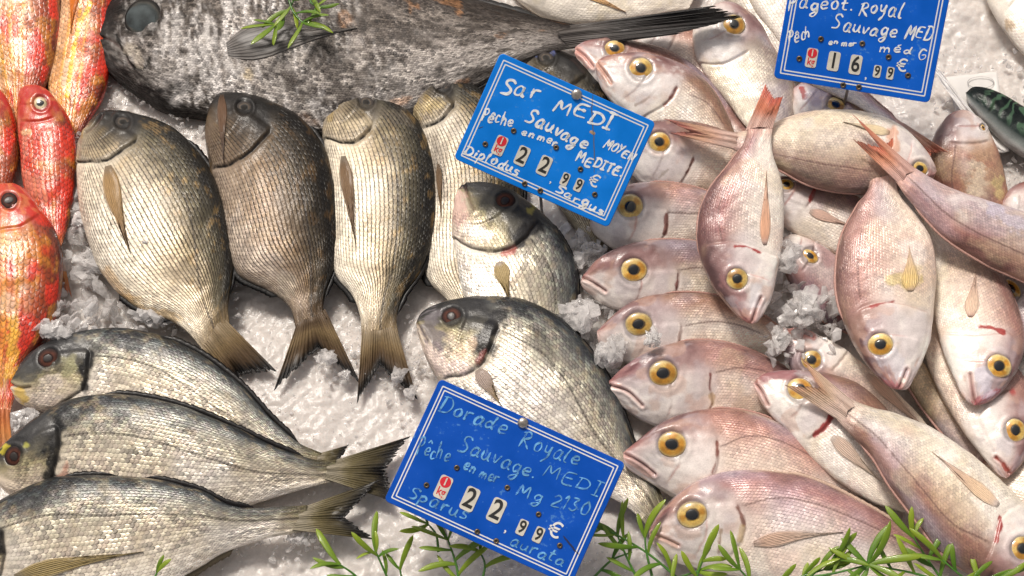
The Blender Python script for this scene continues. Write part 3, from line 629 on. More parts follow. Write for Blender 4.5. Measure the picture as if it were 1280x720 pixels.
# ---- red mullets down the left edge
g = 'red mullets along the left edge'
fish('red_mullet', 'blotchy cream and red mullet cut by the frame, in the top left corner', 'red', (25,-110), [(55,-100),(72,-40),(77,10),(74,50),(65,90),(48,125),(30,150)], [(-5,-90),(-20,-30),(-25,30),(-15,80),(0,120),(12,150)], z=(10,8), cell=7, seed=3, group=g, opt={'red':.25}, tail=((5,215),(18,195),(36,212)))
fish('red_mullet', 'cream mullet with yellow stripe and orange fin touching the big dark fish', 'red', (110,-130), [(135,-110),(148,-50),(141,0),(139,50),(136,90),(130,120),(112,150),(95,180)], [(90,-110),(78,-50),(77,0),(73,40),(65,80),(61,110),(68,145),(78,175)], z=(12,4), cell=7, seed=8, group=g, opt={'red':.2},
     pect=((96,-30),(88,44),17,(.72,.17,.015),(.75,.2,.02)), marks=[([(112,5),(97,40),(88,85),(84,120)],4,(.80,.50,.02),.9,.8)])
fish('red_mullet', 'deep red mullet with its pale eye showing, below the striped cream mullet', 'red', (40,106), [(58,111),(80,137),(92,162),(96,200),(93,240),(85,280),(76,308)], [(26,112),(22,140),(25,180),(28,220),(38,260),(50,290),(60,310)], z=(20,8), cell=6.5, seed=5, group=g, opt={'red':.95}, eye=(51,129,9.5,.8), tail=((58,375),(74,355),(90,372)), k=.5, marks=[([(30,165),(36,163)],4,(.75,.5,.25),.6)])
fish('red_mullet', 'rust red mullet half cut off by the left edge beside the deep red one', 'red', (-10,100), [(10,125),(22,165),(22,205),(12,245),(0,280)], [(-40,120),(-50,170),(-45,220),(-25,260),(-12,285)], z=(16,10), cell=6.5, seed=13, group=g, opt={'red':.5})
fish('red_mullet', 'lowest mullet, orange and red with a dark red eye, reaching down the left edge', 'red', (3,229), [(25,232),(50,260),(70,290),(78,325),(75,370),(60,420),(35,455),(20,490),(12,520)], [(-15,240),(-30,290),(-35,350),(-30,400),(-20,450),(-10,490),(-4,520)], z=(28,12), cell=7, seed=11, group=g, opt={'red':.55}, eye=(12,251,11,.85), gill=[(0,285),(22,282),(48,268)], k=.5,
     tail=((-8,590),(4,570),(18,592)), eyek='gilt', pupil=PUPIL_BROWN, marks=[([(26,277)],8,(.75,.03,.02),.8),([(18,400),(14,470)],9,(.8,.45,.05),.7),([(-2,330),(0,350)],8,(.85,.35,.15),.8)])

# ---- big dark fish across the top
fish('dark_bream', 'largest fish, dark grey with big cloudy eye, lying across the top', 'big', (116,50), [(119,30),(140,4),(170,-18),(230,-38),(320,-48),(420,-42),(500,-28),(560,-8),(620,8),(660,18),(700,27),(722,31)], [(118,60),(132,88),(165,116),(205,140),(250,148),(300,156),(360,168),(430,170),(500,156),(560,130),(620,97),(680,68),(728,58)], z=(4,16), k=.3, cell=3.6, seed=21, nu=260, nt=90,
     eye=(178,22,23,1.08), gill=[(282,55),(274,80),(252,104),(215,122)], mouth=[(117,46),(138,50),(155,66),(163,82),(178,84)], tail=((893,7),(929,21),(846,43)), tipz=46,
     pect=((284,62),(452,34),56,(.06,.054,.05),(.10,.09,.082),-6,(.03,.027,.025)), dfin=(.42,.93,9), afin=(.72,.9,5),
     marks=[([(146,44),(156,66),(168,84),(182,84),(187,72)],3.2,(.010,.009,.008),.95),([(160,60),(172,68),(177,77)],9,(.40,.35,.29),.85),([(200,100),(225,92)],12,(.35,.32,.3),.5),([(310,90)],9,(.5,.4,.25),.6),([(118,50),(135,84),(165,116),(210,139),(250,147)],15,(.020,.017,.016),.8),([(125,35),(145,12)],15,(.016,.014,.013),.9)])

# ---- grey striped breams, heads up
g = 'grey striped breams standing in a row, heads up'
fish('grey_bream', 'leftmost striped bream, olive silver with long tan side fin', 'sar', (108,157), [(128,141),(165,143),(215,160),(252,196),(277,240),(291,300),(291,345),(285,380),(286,404)], [(99,180),(96,215),(100,262),(114,315),(137,355),(175,386),(215,402),(240,422),(256,442)], z=(24,14), cell=5.6, seed=31, group=g, k=.34,
     eye=(153,152,10,.8), gill=[(97,201),(130,200),(150,188),(168,176)], mouth=[(128,143),(118,158),(108,166)], lat=[(184,180),(208,205),(230,245),(245,310),(252,370),(268,412),(284,428)], pect=((135,207),(165,324),27,(.34,.20,.075),(.24,.14,.06),3,(.10,.085,.085)), tail=((346,464),(306,468),(286,478)), dfin=(.34,.93,6), afin=(.62,.84,7), tipz=6, opt={},
     marks=[([(150,375),(190,392),(215,400)],13,(.52,.33,.12),.6),([(130,340),(160,372)],9,(.55,.34,.15),.55),([(101,190),(128,192),(146,184)],6,(.42,.33,.21),.6)])
fish('grey_bream', 'darkest striped bream, brown grey, second from the left in the row', 'sar', (259,150), [(272,119),(292,117),(330,125),(375,148),(405,185),(420,230),(425,280),(420,330),(408,365),(405,388),(412,398)], [(256,170),(262,210),(275,260),(285,310),(300,345),(340,366),(362,385),(369,411)], z=(21,12), cell=5.8, seed=37, group=g, k=.34, tone=np.array((.40,.345,.32)),
     eye=(305,134,10,.9), gill=[(268,208),(285,205),(310,190),(335,165)], pect=((277,118),(280,208),15,(.15,.085,.05),(.07,.045,.035),0), lat=[(340,165),(365,195),(380,250),(388,310),(388,370),(392,400)], tail=((342,489),(398,436),(452,482)), dfin=(.3,.95,7), afin=(.6,.85,8), tipz=5,
     marks=[([(330,330),(300,310),(290,280)],26,(.42,.35,.29),.6),([(355,370),(360,350)],14,(.35,.3,.24),.5)])
fish('grey_bream', 'tan silver striped bream between the darkest one and the half hidden one', 'sar', (420,128), [(440,108),(470,113),(505,133),(530,165),(544,205),(547,250),(541,300),(522,345),(504,372),(496,398),(498,418)], [(404,156),(407,190),(412,235),(414,300),(420,345),(440,370),(450,395),(452,422)], z=(17,11), cell=5.6, seed=41, group=g, k=.34, tone=1.0,
     eye=(458,127,10,.85), gill=[(408,172),(440,178),(462,162)], mouth=[(440,110),(424,128)], lat=[(470,160),(492,200),(497,260),(492,330),(478,380),(476,420)], pect=((429,195),(446,315),20,(.16,.085,.035),(.12,.065,.03),0,(.04,.035,.035)), tail=((446,505),(474,458),(522,500)), dfin=(.32,.95,7), afin=(.7,.86,7), tipz=4,
     marks=[([(413,162),(440,156),(458,152)],8,(.55,.45,.30),.6),([(470,140),(505,150)],14,(.12,.10,.075),.6)])
fish('grey_bream', 'brownish bream whose flank runs down under the upper blue sign', 'sar', (512,120), [(535,92),(575,100),(615,125),(645,170),(655,230),(650,290),(635,350),(610,392)], [(508,130),(522,170),(530,250),(528,310),(535,350),(556,372),(578,392)], z=(14,4), cell=5.6, seed=47, group=g, k=.34, tone=.85,
     eye=(553,107,10,.85), gill=[(530,158),(550,150),(566,132)], mouth=[(536,94),(518,116)], dfin=(.3,.9,5), afin=(.6,.84,7), pect=((548,205),(552,275),10,(.17,.1,.05),(.2,.12,.05)),
     marks=[([(520,142),(548,130)],9,(.40,.31,.16),.7),([(545,180),(550,240)],14,(.10,.07,.055),.5)])
fish('grey_bream', 'dark blue grey bream hidden behind the upper blue sign, only its head clear', 'sar', (638,72), [(655,58),(690,62),(730,80),(760,120),(778,170),(778,230),(770,280),(764,306)], [(642,95),(660,150),(682,220),(708,272),(730,300),(748,320)], z=(6,2), cell=5.4, seed=53, k=.4, tone=.55, eye=(683,73,10,.8), gill=[(690,120),(715,105),(730,95)], marks=[([(650,70),(665,66)],8,(.06,.09,.25),.7),([(690,64)],6,(.08,.1,.3),.6),([(745,285),(715,275)],22,(.42,.34,.2),.5)])

# ---- giltheads
g = 'silver gilthead breams'
fish('gilthead_bream', 'small gilthead with pink chin and big red eye, just below the upper sign', 'gilt', (573,236), [(582,230),(608,229),(645,242),(690,280),(715,320),(723,360),(714,400),(696,440)], [(568,258),(566,292),(572,335),(582,375),(604,412),(640,440),(668,455)], z=(27,12), cell=4.8, seed=61, group=g, k=.36,
     eye=(632,252,12,1.1), gill=[(568,296),(590,309),(625,312),(652,300),(668,280)], mouth=[(581,232),(586,248),(592,262)], lat=[(664,298),(678,320),(692,350),(694,380)], pect=((624,327),(638,378),25,(.42,.31,.14),(.32,.22,.08),0,(.40,.34,.36)), dfin=(.4,.95,3),
     marks=[([(652,300),(668,282)],13,(.012,.011,.012),.95),([(573,250),(576,275)],14,(.66,.42,.36),.7),([(640,312),(632,316)],6,(.3,.03,.02),.8),([(608,295),(585,285)],11,(.74,.68,.62),.6),([(664,262)],7,(.5,.42,.08),.6)])
fish('gilthead_bream', 'gilthead lying between the two full blue signs, dark snout and black gill mark', 'gilt', (520,404), [(528,391),(560,377),(605,371),(650,375),(695,395),(735,435),(765,480),(785,530),(797,565),(815,592),(832,632)], [(523,420),(536,455),(556,487),(590,530),(640,572),(710,606),(760,620),(785,635),(806,655)], z=(30,8), cell=4.8, seed=67, group=g, k=.36, nu=230,
     eye=(565,396,12.5,1.0), gill=[(558,470),(580,467),(600,455),(612,432),(620,410)], mouth=[(520,403),(528,416),(534,428)], lat=[(622,415),(665,430),(705,472),(742,540),(775,580),(805,618),(822,640)], pect=((597,462),(628,508),24,(.40,.31,.26),(.30,.20,.07)), dfin=(.3,.9,4), tail=((860,650),(850,672),(835,700)),
     marks=[([(622,398),(610,418),(606,432)],17,(.012,.012,.014),.93),([(538,438),(550,460),(575,458)],14,(.74,.60,.54),.75),([(545,395),(535,410),(548,425)],14,(.16,.14,.15),.8),([(588,430),(575,445)],9,(.55,.4,.28),.6),([(598,452),(606,440)],5,(.25,.05,.04),.8)])
g3 = 'gilthead breams stacked at the bottom left'
fish('gilthead_bream', 'top gilthead of the bottom left three, with yellow lower lip', 'gilt', (11,478), [(40,441),(75,422),(110,414),(160,411),(200,420),(250,442),(300,480),(345,528),(378,556),(402,566)], [(20,500),(42,512),(75,520),(150,545),(230,568),(300,582),(360,588),(398,588)], z=(13,9), roll=6, cell=4.8, seed=71, group=g3, k=.38, nu=230,
     eye=(61,448,13,.95), gill=[(70,508),(85,498),(103,485),(109,460),(110,440)], mouth=[(12,480),(26,485),(38,484)], lat=[(118,445),(160,448),(200,462),(250,495),(300,530),(350,560),(395,577)], tail=((436,556),(424,578),(430,604)), dfin=(.45,.94,7), tipz=12,
     marks=[([(112,440),(106,470),(104,488)],9,(.01,.01,.011),.95),([(22,490),(30,498)],8,(.62,.42,.09),.85),([(150,428),(166,425),(172,432)],12,(.022,.024,.028),.8),([(88,452),(85,470)],10,(.45,.42,.22),.5),([(30,470),(45,455)],14,(.07,.07,.07),.7),([(55,495),(70,480)],16,(.72,.62,.54),.6)])
fish('gilthead_bream', 'middle gilthead of the bottom left three, its snout at the frame edge', 'gilt', (-10,585), [(0,561),(30,534),(70,508),(110,496),(150,493),(200,500),(250,515),(300,537),(340,556),(378,571),(400,577),(420,575)], [(-6,600),(15,620),(80,640),(150,655),(220,655),(300,636),(345,622),(380,611),(416,602)], z=(20,15), roll=9, cell=4.9, seed=73, group=g3, k=.38, nu=230,
     eye=(17,570,12,1.05), gill=[(45,618),(60,605),(68,580),(72,555),(72,535)], lat=[(80,545),(130,540),(170,545),(240,565),(320,590),(370,593),(412,592)], tail=((513,545),(484,586),(492,627)), dfin=(.35,.93,6), tipz=11,
     marks=[([(72,530),(66,560),(64,590)],11,(.01,.01,.011),.95),([(3,566),(8,560)],5,(.6,.5,.05),.8),([(82,585),(78,600)],8,(.5,.2,.13),.6),([(34,557)],5,(.5,.48,.1),.7)])
fish('gilthead_bream', 'lowest gilthead at the bottom left, head beyond the frame, olive side fin', 'gilt', (-62,700), [(-50,678),(-20,640),(20,615),(60,600),(100,595),(150,595),(200,600),(250,613),(288,631),(320,635),(350,634),(384,632)], [(-55,722),(0,748),(60,760),(140,755),(200,736),(240,715),(282,690),(330,674),(378,664)], z=(28,20), roll=9, cell=5.0, seed=79, group=g3, k=.38, nu=230,
     gill=[(-10,735),(0,715),(4,690),(2,665)], lat=[(0,662),(40,645),(120,644),(200,643),(260,646),(300,650),(384,648)], pect=((18,722),(184,688),26,(.24,.17,.05),(.20,.145,.05),-4,(.06,.05,.03)), tail=((476,599),(432,646),(472,675)), dfin=(.35,.88,6), afin=(.6,.82,8,(.10,.08,.05)), tipz=15,
     marks=[([(0,668),(3,690)],8,(.01,.01,.011),.9),([(40,620),(85,610)],18,(.02,.022,.025),.6)])

# ---- pink breams
g = 'pink breams with golden eyes'
YEL = (.60, .42, .15); RED = (.42, .03, .025)
def pink(label, S, D, V, **kw):
    kw.setdefault('cell', 3.6); kw.setdefault('k', .40); kw.setdefault('group', g); kw.setdefault('dfin', (.35, .9, 2.5, (.42, .24, .2)))
    return fish('pink_bream', label, 'pink', S, D, V, **kw)
# lower layer
pink('silvery pink bream showing only its flank behind the dark tail at the top', (790,42), [(820,26),(870,40),(910,80),(940,120),(958,150)], [(800,72),(840,102),(880,130),(920,150),(945,166)], z=(0,0), seed=101)
pink('silver cheeked bream under the tip of the dark tail at the top', (890,8), [(915,4),(945,25),(966,60),(987,95),(995,130),(985,168),(970,188)], [(873,25),(866,45),(872,75),(888,102),(910,128),(930,155),(952,178)], z=(16,6), seed=102, eye=(917,32,14,.95), gill=[(874,78),(905,78),(932,64)], opt={'back':(.33,.26,.24)}, marks=[([(880,60),(915,70)],16,(.84,.78,.74),.7)])
pink('pink bream under the top right sign with an orange eye and red snout mark', (990,112), [(1010,99),(1050,110),(1100,135),(1140,180),(1160,220)], [(990,132),(1000,160),(1030,190),(1080,215),(1125,232)], z=(12,2), seed=103, eye=(1045,130,12,.8), marks=[([(1003,112),(1006,122)],5,(.55,.03,.03),.9),([(1020,125),(1025,112)],14,(.48,.42,.5),.6)])
pink('pale pink bream with its tail sticking out below the top right sign', (985,60), [(1000,52),(1030,66),(1060,92),(1090,122),(1120,147),(1136,158)], [(985,78),(1005,100),(1040,118),(1070,132),(1100,152),(1124,168)], z=(20,26), seed=104, tail=((1185,190),(1165,192),(1160,208)), tipz=28, marks=[([(1135,165)],6,(.6,.08,.05),.7)])
pink('brownish pink bream, head up beside the paper on the right', (1205,137), [(1185,144),(1168,168),(1163,205),(1175,250),(1198,292),(1226,330)], [(1226,150),(1243,180),(1255,215),(1262,255),(1262,298),(1252,330)], z=(18,6), seed=105, eye=(1228,160,4.5,.6), opt={'back':(.30,.115,.085),'belly':(.46,.24,.18)}, lat=[(1195,180),(1190,230),(1205,280)], marks=[([(1222,215),(1222,240)],17,(.70,.58,.44),.7),([(1246,225),(1248,240)],10,(.66,.54,.25),.6)])
pink('dusky red bream at the right edge above the tail of another', (1252,256), [(1262,237),(1290,225),(1340,228),(1390,250)], [(1264,276),(1300,292),(1350,292),(1390,280)], z=(16,10), seed=106, opt={'back':(.30,.10,.09),'belly':(.42,.2,.17)})
pink('pale bellied bream tucked behind the two upright ones in the middle', (955,236), [(970,222),(1000,225),(1040,235),(1075,250),(1110,272)], [(960,262),(985,286),(1020,306),(1055,322),(1090,326),(1120,312)], z=(20,8), seed=107, eye=(983,231,9.5,.85), gill=[(1008,256),(1014,248),(1020,236)], pect=((1012,264),(1070,284),17,(.66,.42,.33),(.70,.44,.34)), marks=[([(1018,238),(1012,252)],3.5,(.5,.02,.02),.9),([(1030,245),(1050,250)],14,(.42,.30,.28),.6)], opt={'belly':(.82,.75,.66)})
pink('dull purple bream behind the ice chunk, eye at its edge', (974,306), [(978,332),(1000,372),(1030,402),(1060,416),(1095,430)], [(988,293),(1020,302),(1050,325),(1080,360),(1104,402)], z=(14,4), seed=108, eye=(1013,320,11,.7), opt={'back':(.30,.14,.14),'belly':(.52,.36,.36)})
pink('violet bream at the right edge, partly under the diagonal one', (1243,338), [(1260,329),(1300,334),(1350,360),(1390,400)], [(1252,370),(1272,415),(1310,450),(1362,482)], z=(18,10), seed=109, eye=(1265,361,14,.6), opt={'back':(.30,.20,.24),'belly':(.52,.40,.42)})
pink('yellowish pale bream belly squeezed between two others at the lower right', (1265,615), [(1250,610),(1200,566),(1160,520),(1135,482),(1125,450)], [(1268,600),(1238,565),(1207,525),(1177,485),(1155,455),(1143,432)], z=(8,8), seed=110, opt={'belly':(.66,.55,.40),'back':(.5,.34,.26)})
pink('silver bream flank at the lower right edge under the red lipped one', (1420,640), [(1390,585),(1340,550),(1280,545),(1240,560),(1215,590)], [(1400,680),(1340,680),(1280,660),(1240,630),(1218,606)], z=(8,10), seed=111)
# shingled column
pink('topmost bream of the shingled column, mostly hidden by the next', (718,60), [(730,52),(770,50),(815,57),(855,75),(890,105),(920,145),(938,165)], [(723,78),(745,108),(790,140),(850,162),(895,176),(918,184)], z=(16,2), roll=5, seed=121, eye=(769,61,13,.85), mouth=[(719,62),(730,70),(742,84)], marks=[([(722,64),(738,82)],8,(.72,.38,.32),.8)])
pink('bream with wide silver face peering over the upper sign corner', (745,79), [(755,72),(785,66),(820,70),(860,86),(890,112),(910,148),(925,185)], [(746,96),(758,120),(782,145),(815,170),(860,190),(905,205)], z=(24,10), roll=5, seed=122, eye=(801,86,15,.95), gill=[(800,148),(825,133),(838,122),(845,108)], mouth=[(746,79),(756,92),(764,104)], lat=[(862,118),(885,130),(905,155)], marks=[([(845,110),(838,122),(831,131)],3.5,(.30,.07,.05),.9),([(822,110),(808,124),(795,131)],2.2,(.3,.22,.18),.7),([(748,80),(762,103)],7,(.62,.35,.26),.8),([(780,105),(830,100)],22,(.82,.76,.73),.6)])
pink('bream with its eye at the right corner of the upper sign', (775,180), [(785,165),(820,151),(860,151),(900,160),(938,176)], [(779,200),(798,226),(830,241),(880,240),(936,226)], z=(16,6), roll=8, seed=123, eye=(824,178,13.5,.95), gill=[(850,228),(858,216),(866,198)], marks=[([(866,200),(858,216)],3.5,(.28,.07,.05),.8),([(835,212),(824,222)],2,(.3,.25,.2),.6)])
pink('bream right of the upper sign, below its lower right corner', (741,262), [(758,241),(790,230),(830,228),(870,235),(910,250),(946,268)], [(738,284),(750,300),(775,314),(820,316),(880,306),(942,292)], z=(19,8), roll=9, seed=124, eye=(788,258,16,1.0), gill=[(825,300),(832,288),(834,266)], lat=[(835,266),(855,267),(880,266)], marks=[([(833,268),(832,292)],3.5,(.30,.07,.05),.85)])
pink('bream with plump white lower lip facing left above the icy one', (727,347), [(745,325),(775,308),(810,301),(850,300),(880,305),(920,320),(952,342)], [(728,357),(745,373),(770,387),(810,394),(860,388),(920,376),(946,366)], z=(21,9), roll=9, seed=125, eye=(792,338,16.5,.88), gill=[(840,372),(846,358),(847,340)], mouth=[(727,347),(742,354),(757,364)], lat=[(850,337),(880,334),(900,338)], marks=[([(847,342),(845,362)],3.2,(.3,.06,.05),.85),([(730,352),(748,364)],4,(.80,.66,.60),.8),([(740,335),(757,326)],8,(.34,.17,.16),.6)])
pink('bream half covered with ice on its face', (746,414), [(765,395),(790,376),(830,367),(880,367),(920,378),(955,395),(992,418)], [(750,432),(775,450),(820,462),(880,458),(940,446),(986,438)], z=(21,9), roll=9, seed=126, eye=(798,406,17,.85), gill=[(842,438),(850,424),(851,408)], lat=[(858,407),(885,402),(920,405),(948,416)], marks=[([(851,410),(848,424)],2.8,(.3,.1,.06),.6)])
pink('bream with thick pink lips right of the gilthead', (759,480), [(775,462),(810,440),(845,428),(890,426),(930,435),(960,448),(990,465),(1012,484)], [(761,492),(780,512),(815,532),(860,535),(920,528),(970,516),(1006,504)], z=(22,10), roll=10, seed=127, eye=(829,467,18,.88), gill=[(885,515),(890,500),(887,484),(888,466)], mouth=[(760,481),(785,490),(803,507)], lat=[(896,466),(915,460),(950,462),(985,476)], marks=[([(888,468),(887,486)],3,(.32,.05,.04),.85),([(890,495),(891,505)],4,(.45,.28,.1),.6),([(764,487),(785,498),(797,508)],4.5,(.82,.70,.64),.85),([(765,470),(795,452)],10,(.32,.14,.15),.6)])
pink('bream with closed brown mouth touching the lower sign corner', (779,566), [(795,552),(830,525),(870,512),(920,512),(960,522),(1000,545),(1040,575),(1078,606)], [(781,581),(810,602),(850,627),(900,645),(960,648),(1020,640),(1070,627)], z=(24,11), roll=10, seed=128, eye=(840,556,18,.88), gill=[(884,600),(895,585),(897,570),(895,550)], mouth=[(780,567),(800,578),(819,593)], lat=[(900,560),(930,545),(965,548),(1005,565),(1040,588)], pect=((968,622),(1030,606),13,(.62,.44,.34),(.66,.5,.4)), marks=[([(896,553),(896,575),(890,590)],3.5,(.34,.07,.04),.85),([(785,575),(812,594)],4,(.62,.38,.32),.8)])
pink('large bream at the bottom with a long tan side fin over samphire', (811,665), [(825,640),(855,610),(885,595),(930,588),(980,590),(1030,605),(1080,630),(1130,660),(1170,690),(1192,706)], [(816,682),(840,700),(880,713),(930,722),(1000,736),(1080,738),(1150,732),(1182,726)], z=(28,12), roll=8, seed=129, nu=240, cell=4.0, eye=(865,643,19,.85), gill=[(915,690),(928,672),(930,652),(922,632)], mouth=[(812,667),(830,673),(848,682)], lat=[(930,634),(960,622),(1000,625),(1050,640),(1110,668),(1160,695)], pect=((942,680),(1058,664),22,(.52,.33,.23),(.60,.46,.36),-3,(.26,.12,.1)), dfin=(.45,.9,4,(.5,.36,.28)), marks=[([(922,634),(930,655)],4,(.26,.08,.05),.85),([(928,660),(924,674)],5,(.50,.33,.14),.6),([(901,662),(898,690)],2.6,(.30,.2,.13),.8),([(815,668),(845,682)],5,(.6,.4,.32),.7)])
# right pile
pink('open mouthed bream under the forked tail in the lower right', (942,479), [(955,468),(985,463),(1030,466),(1070,480),(1105,510),(1130,545),(1145,590),(1150,618)], [(950,500),(965,520),(985,540),(1010,570),(1060,610),(1100,632),(1134,642)], z=(30,18), seed=131, nu=220, eye=(1000,487,16,.9), gill=[(1012,546),(1030,534),(1042,516)], mouth=[(944,479),(952,490),(960,506)], pect=((1040,546),(1104,604),24,(.62,.44,.34),(.64,.5,.38)), marks=[([(1041,518),(1034,530),(1018,544)],5,(.42,.025,.025),.95),([(955,470),(990,466)],8,(.34,.14,.15),.8),([(970,490),(985,500)],14,(.84,.78,.7),.6)])
pink('bream with mouth pointing up beside the ice, eye above the forked tail', (979,410), [(978,432),(990,462),(1020,492),(1060,522),(1110,548),(1160,572)], [(1000,411),(1040,428),(1080,455),(1120,490),(1152,522),(1182,558)], z=(24,14), seed=132, eye=(1014,450,13,1.0), gill=[(1040,462),(1048,452),(1058,440)], mouth=[(981,410),(1000,414),(1016,421)], pect=((1084,468),(1170,548),18,(.66,.42,.3),(.66,.46,.34)), marks=[([(983,411),(1014,420)],6,(.62,.26,.22),.8)])
pink('pale sided bream with red lips at the right edge, low down', (1258,598), [(1276,582),(1292,540),(1287,490),(1262,450),(1230,420),(1200,390),(1180,368)], [(1248,593),(1222,562),(1195,525),(1172,485),(1158,450),(1155,420),(1160,390),(1164,364)], z=(28,14), seed=133, eye=(1269,538,14.5,.9), mouth=[(1245,572),(1254,580),(1262,592)], gill=[(1225,520),(1240,500),(1262,488)], marks=[([(1246,572),(1260,588)],5,(.62,.13,.1),.85),([(1265,488)],6,(.5,.03,.03),.7),([(1255,555)],14,(.66,.6,.64),.5)])
pink('upright plump bream at the right, eye low, red gill nick', (1218,507), [(1240,500),(1266,474),(1280,440),(1275,400),(1258,355),(1230,318),(1200,298),(1178,284),(1160,268)], [(1208,500),(1190,465),(1172,415),(1165,370),(1164,330),(1163,302),(1155,280),(1142,262)], z=(42,24), seed=134, nu=220, eye=(1248,458,14.5,1.05), gill=[(1180,418),(1215,420),(1262,418)], mouth=[(1219,506),(1216,490),(1213,468)], pect=((1213,396),(1220,336),22,(.70,.50,.36),(.72,.48,.38),0,(.66,.2,.15)), marks=[([(1226,408),(1240,410),(1254,416)],4,(.48,.03,.025),.95),([(1222,503),(1245,490)],7,(.45,.10,.13),.7),([(1228,465),(1235,490)],12,(.66,.62,.72),.6)])
pink('horizontal bream facing right beneath the crossing tails', (1171,214), [(1165,225),(1145,231),(1110,239),(1060,241),(1010,231),(975,213),(950,201),(925,191),(912,185)], [(1166,202),(1150,180),(1120,155),(1085,143),(1040,138),(1000,143),(965,155),(940,162),(914,165)], z=(38,40), seed=135, nu=220, eye=(1150,211,10.5,.85), gill=[(1108,200),(1116,180),(1118,158)], lat=[(955,190),(1000,199),(1060,209),(1090,214)], pect=((1112,166),(1052,152),15,(.70,.55,.32),(.72,.6,.44)), tail=((829,148),(862,164),(834,166)), tipz=40, opt={'belly':(.80,.70,.60),'back':(.40,.27,.25),'fin':[(.62,.4,.33),(.62,.36,.24),(.45,.16,.13)]}, marks=[([(1116,165),(1118,185)],8,(.70,.34,.2),.7)])
pink('upright bream left of centre pile, orange side fin, tail over its neighbour', (940,405), [(926,398),(905,376),(884,345),(873,305),(874,270),(888,235),(913,203),(930,176),(935,156)], [(948,401),(963,374),(975,330),(980,275),(978,230),(968,197),(965,176),(967,156)], z=(50,54), seed=136, nu=230, eye=(922,349,13.5,1.0), gill=[(884,308),(920,304),(970,322)], mouth=[(940,402),(945,388),(951,372)], lat=[(902,300),(898,262),(912,222)], pect=((956,306),(958,212),17,(.72,.34,.18),(.74,.42,.28),0,(.5,.12,.12)), tail=((957,105),(968,122),(979,120)), tipz=62, opt={'back':(.42,.19,.17),'fin':[(.66,.38,.3),(.68,.22,.12),(.70,.12,.06)]}, marks=[([(918,309),(932,308),(950,316)],3.2,(.48,.03,.025),.95),([(928,372),(908,352)],10,(.36,.17,.17),.5),([(940,380),(945,362)],9,(.78,.74,.76),.6)])
pink('largest upright bream in the right pile, yellow side fin, white chin', (1124,487), [(1112,483),(1085,456),(1060,415),(1046,370),(1045,335),(1052,295),(1070,260),(1085,236),(1088,212)], [(1133,485),(1147,465),(1161,430),(1168,380),(1169,330),(1161,295),(1141,265),(1123,240),(1119,212)], z=(54,48), seed=137, nu=240, eye=(1101,431,14.5,1.08), gill=[(1075,388),(1100,380),(1130,382),(1158,392)], mouth=[(1124,485),(1130,472),(1134,462)], lat=[(1076,372),(1072,330),(1076,296)], pect=((1138,364),(1136,304),26,(.74,.52,.20),(.76,.50,.32),0,(.68,.4,.3)), tail=((1080,172),(1098,188),(1116,172)), tipz=54, opt={'back':(.43,.23,.21),'belly':(.80,.70,.58),'fin':[(.66,.40,.3),(.70,.3,.16),(.72,.18,.09)]}, marks=[([(1088,383),(1102,379),(1116,377)],3.6,(.48,.03,.025),.9),([(1120,350),(1145,345)],13,(.66,.52,.14),.55),([(1108,478),(1122,484)],6,(.5,.16,.18),.7),([(1110,445),(1125,460)],15,(.70,.68,.74),.5),([(1130,476)],5,(.85,.8,.72),.9)])
pink('diagonal bream leaving the frame at right, its tail over the horizontal one', (1400,372), [(1385,392),(1340,382),(1280,352),(1230,329),(1180,297),(1147,262),(1130,242),(1119,226)], [(1395,345),(1350,305),(1290,271),(1230,250),(1180,232),(1150,214),(1137,205)], z=(46,60), seed=138, nu=220, lat=[(1140,225),(1180,265),(1230,295),(1285,320)], tail=((1065,142),(1100,184),(1066,174)), tipz=66, opt={'back':(.40,.19,.16),'belly':(.62,.52,.55),'fin':[(.66,.38,.3),(.70,.30,.18),(.72,.22,.13)]}, marks=[([(1240,262),(1285,285)],12,(.55,.52,.66),.5),([(1105,178),(1112,186)],5,(.6,.05,.04),.7)])
pink('front right bream lying head down to the corner, pale forked tail', (1328,715), [(1312,742),(1270,740),(1220,722),(1175,690),(1140,645),(1110,605),(1090,572),(1066,546),(1046,524)], [(1326,690),(1300,655),(1260,612),(1215,570),(1165,535),(1115,516),(1085,508),(1063,499)], z=(42,46), seed=139, nu=240, cell=4.0, eye=(1277,686,15,1.0), gill=[(1235,700),(1245,672),(1252,648),(1275,632)], lat=[(1236,675),(1200,662),(1160,620),(1122,575),(1095,545),(1058,515)], pect=((1248,632),(1162,562),22,(.70,.48,.30),(.72,.46,.36),0,(.7,.5,.5)), tail=((1000,446),(1024,484),(980,481)), tipz=56, opt={'back':(.38,.19,.17),'fin':[(.70,.52,.44),(.70,.50,.36),(.70,.42,.27)]}, marks=[([(1250,648),(1249,660),(1245,676)],4,(.46,.03,.025),.95),([(1200,600),(1215,610)],16,(.70,.55,.4),.4)])
# pale fish at the top
fish('pale_bream', 'cream bellied fish with orange side fin at the very top centre', 'pale', (628,-22), [(660,-60),(740,-80),(820,-62),(880,-22)], [(652,4),(690,25),(730,33),(790,29),(860,12)], z=(0,0), seed=151, cell=5, k=.4, group='pale fish along the top edge', pect=((720,-14),(785,16),14,(.72,.40,.12),(.72,.36,.12)))
fish('pale_bream', 'grey pink fish running down between the dark tail and the top right sign', 'pale', (905,-60), [(950,-50),(985,-10),(1003,40),(1014,90),(1014,122)], [(900,-30),(915,10),(945,55),(975,95),(996,122)], z=(6,2), seed=152, cell=5, k=.4, group='pale fish along the top edge', opt={}, tone=.72)
fish('pale_bream', 'white fish with yellowish belly beside the top left corner of the right sign', 'pale', (930,-52), [(980,-42),(1012,0),(1022,50),(1022,88)], [(930,-20),(945,14),(970,48),(1000,80),(1010,94)], z=(16,8), seed=153, cell=5, k=.4, group='pale fish along the top edge')
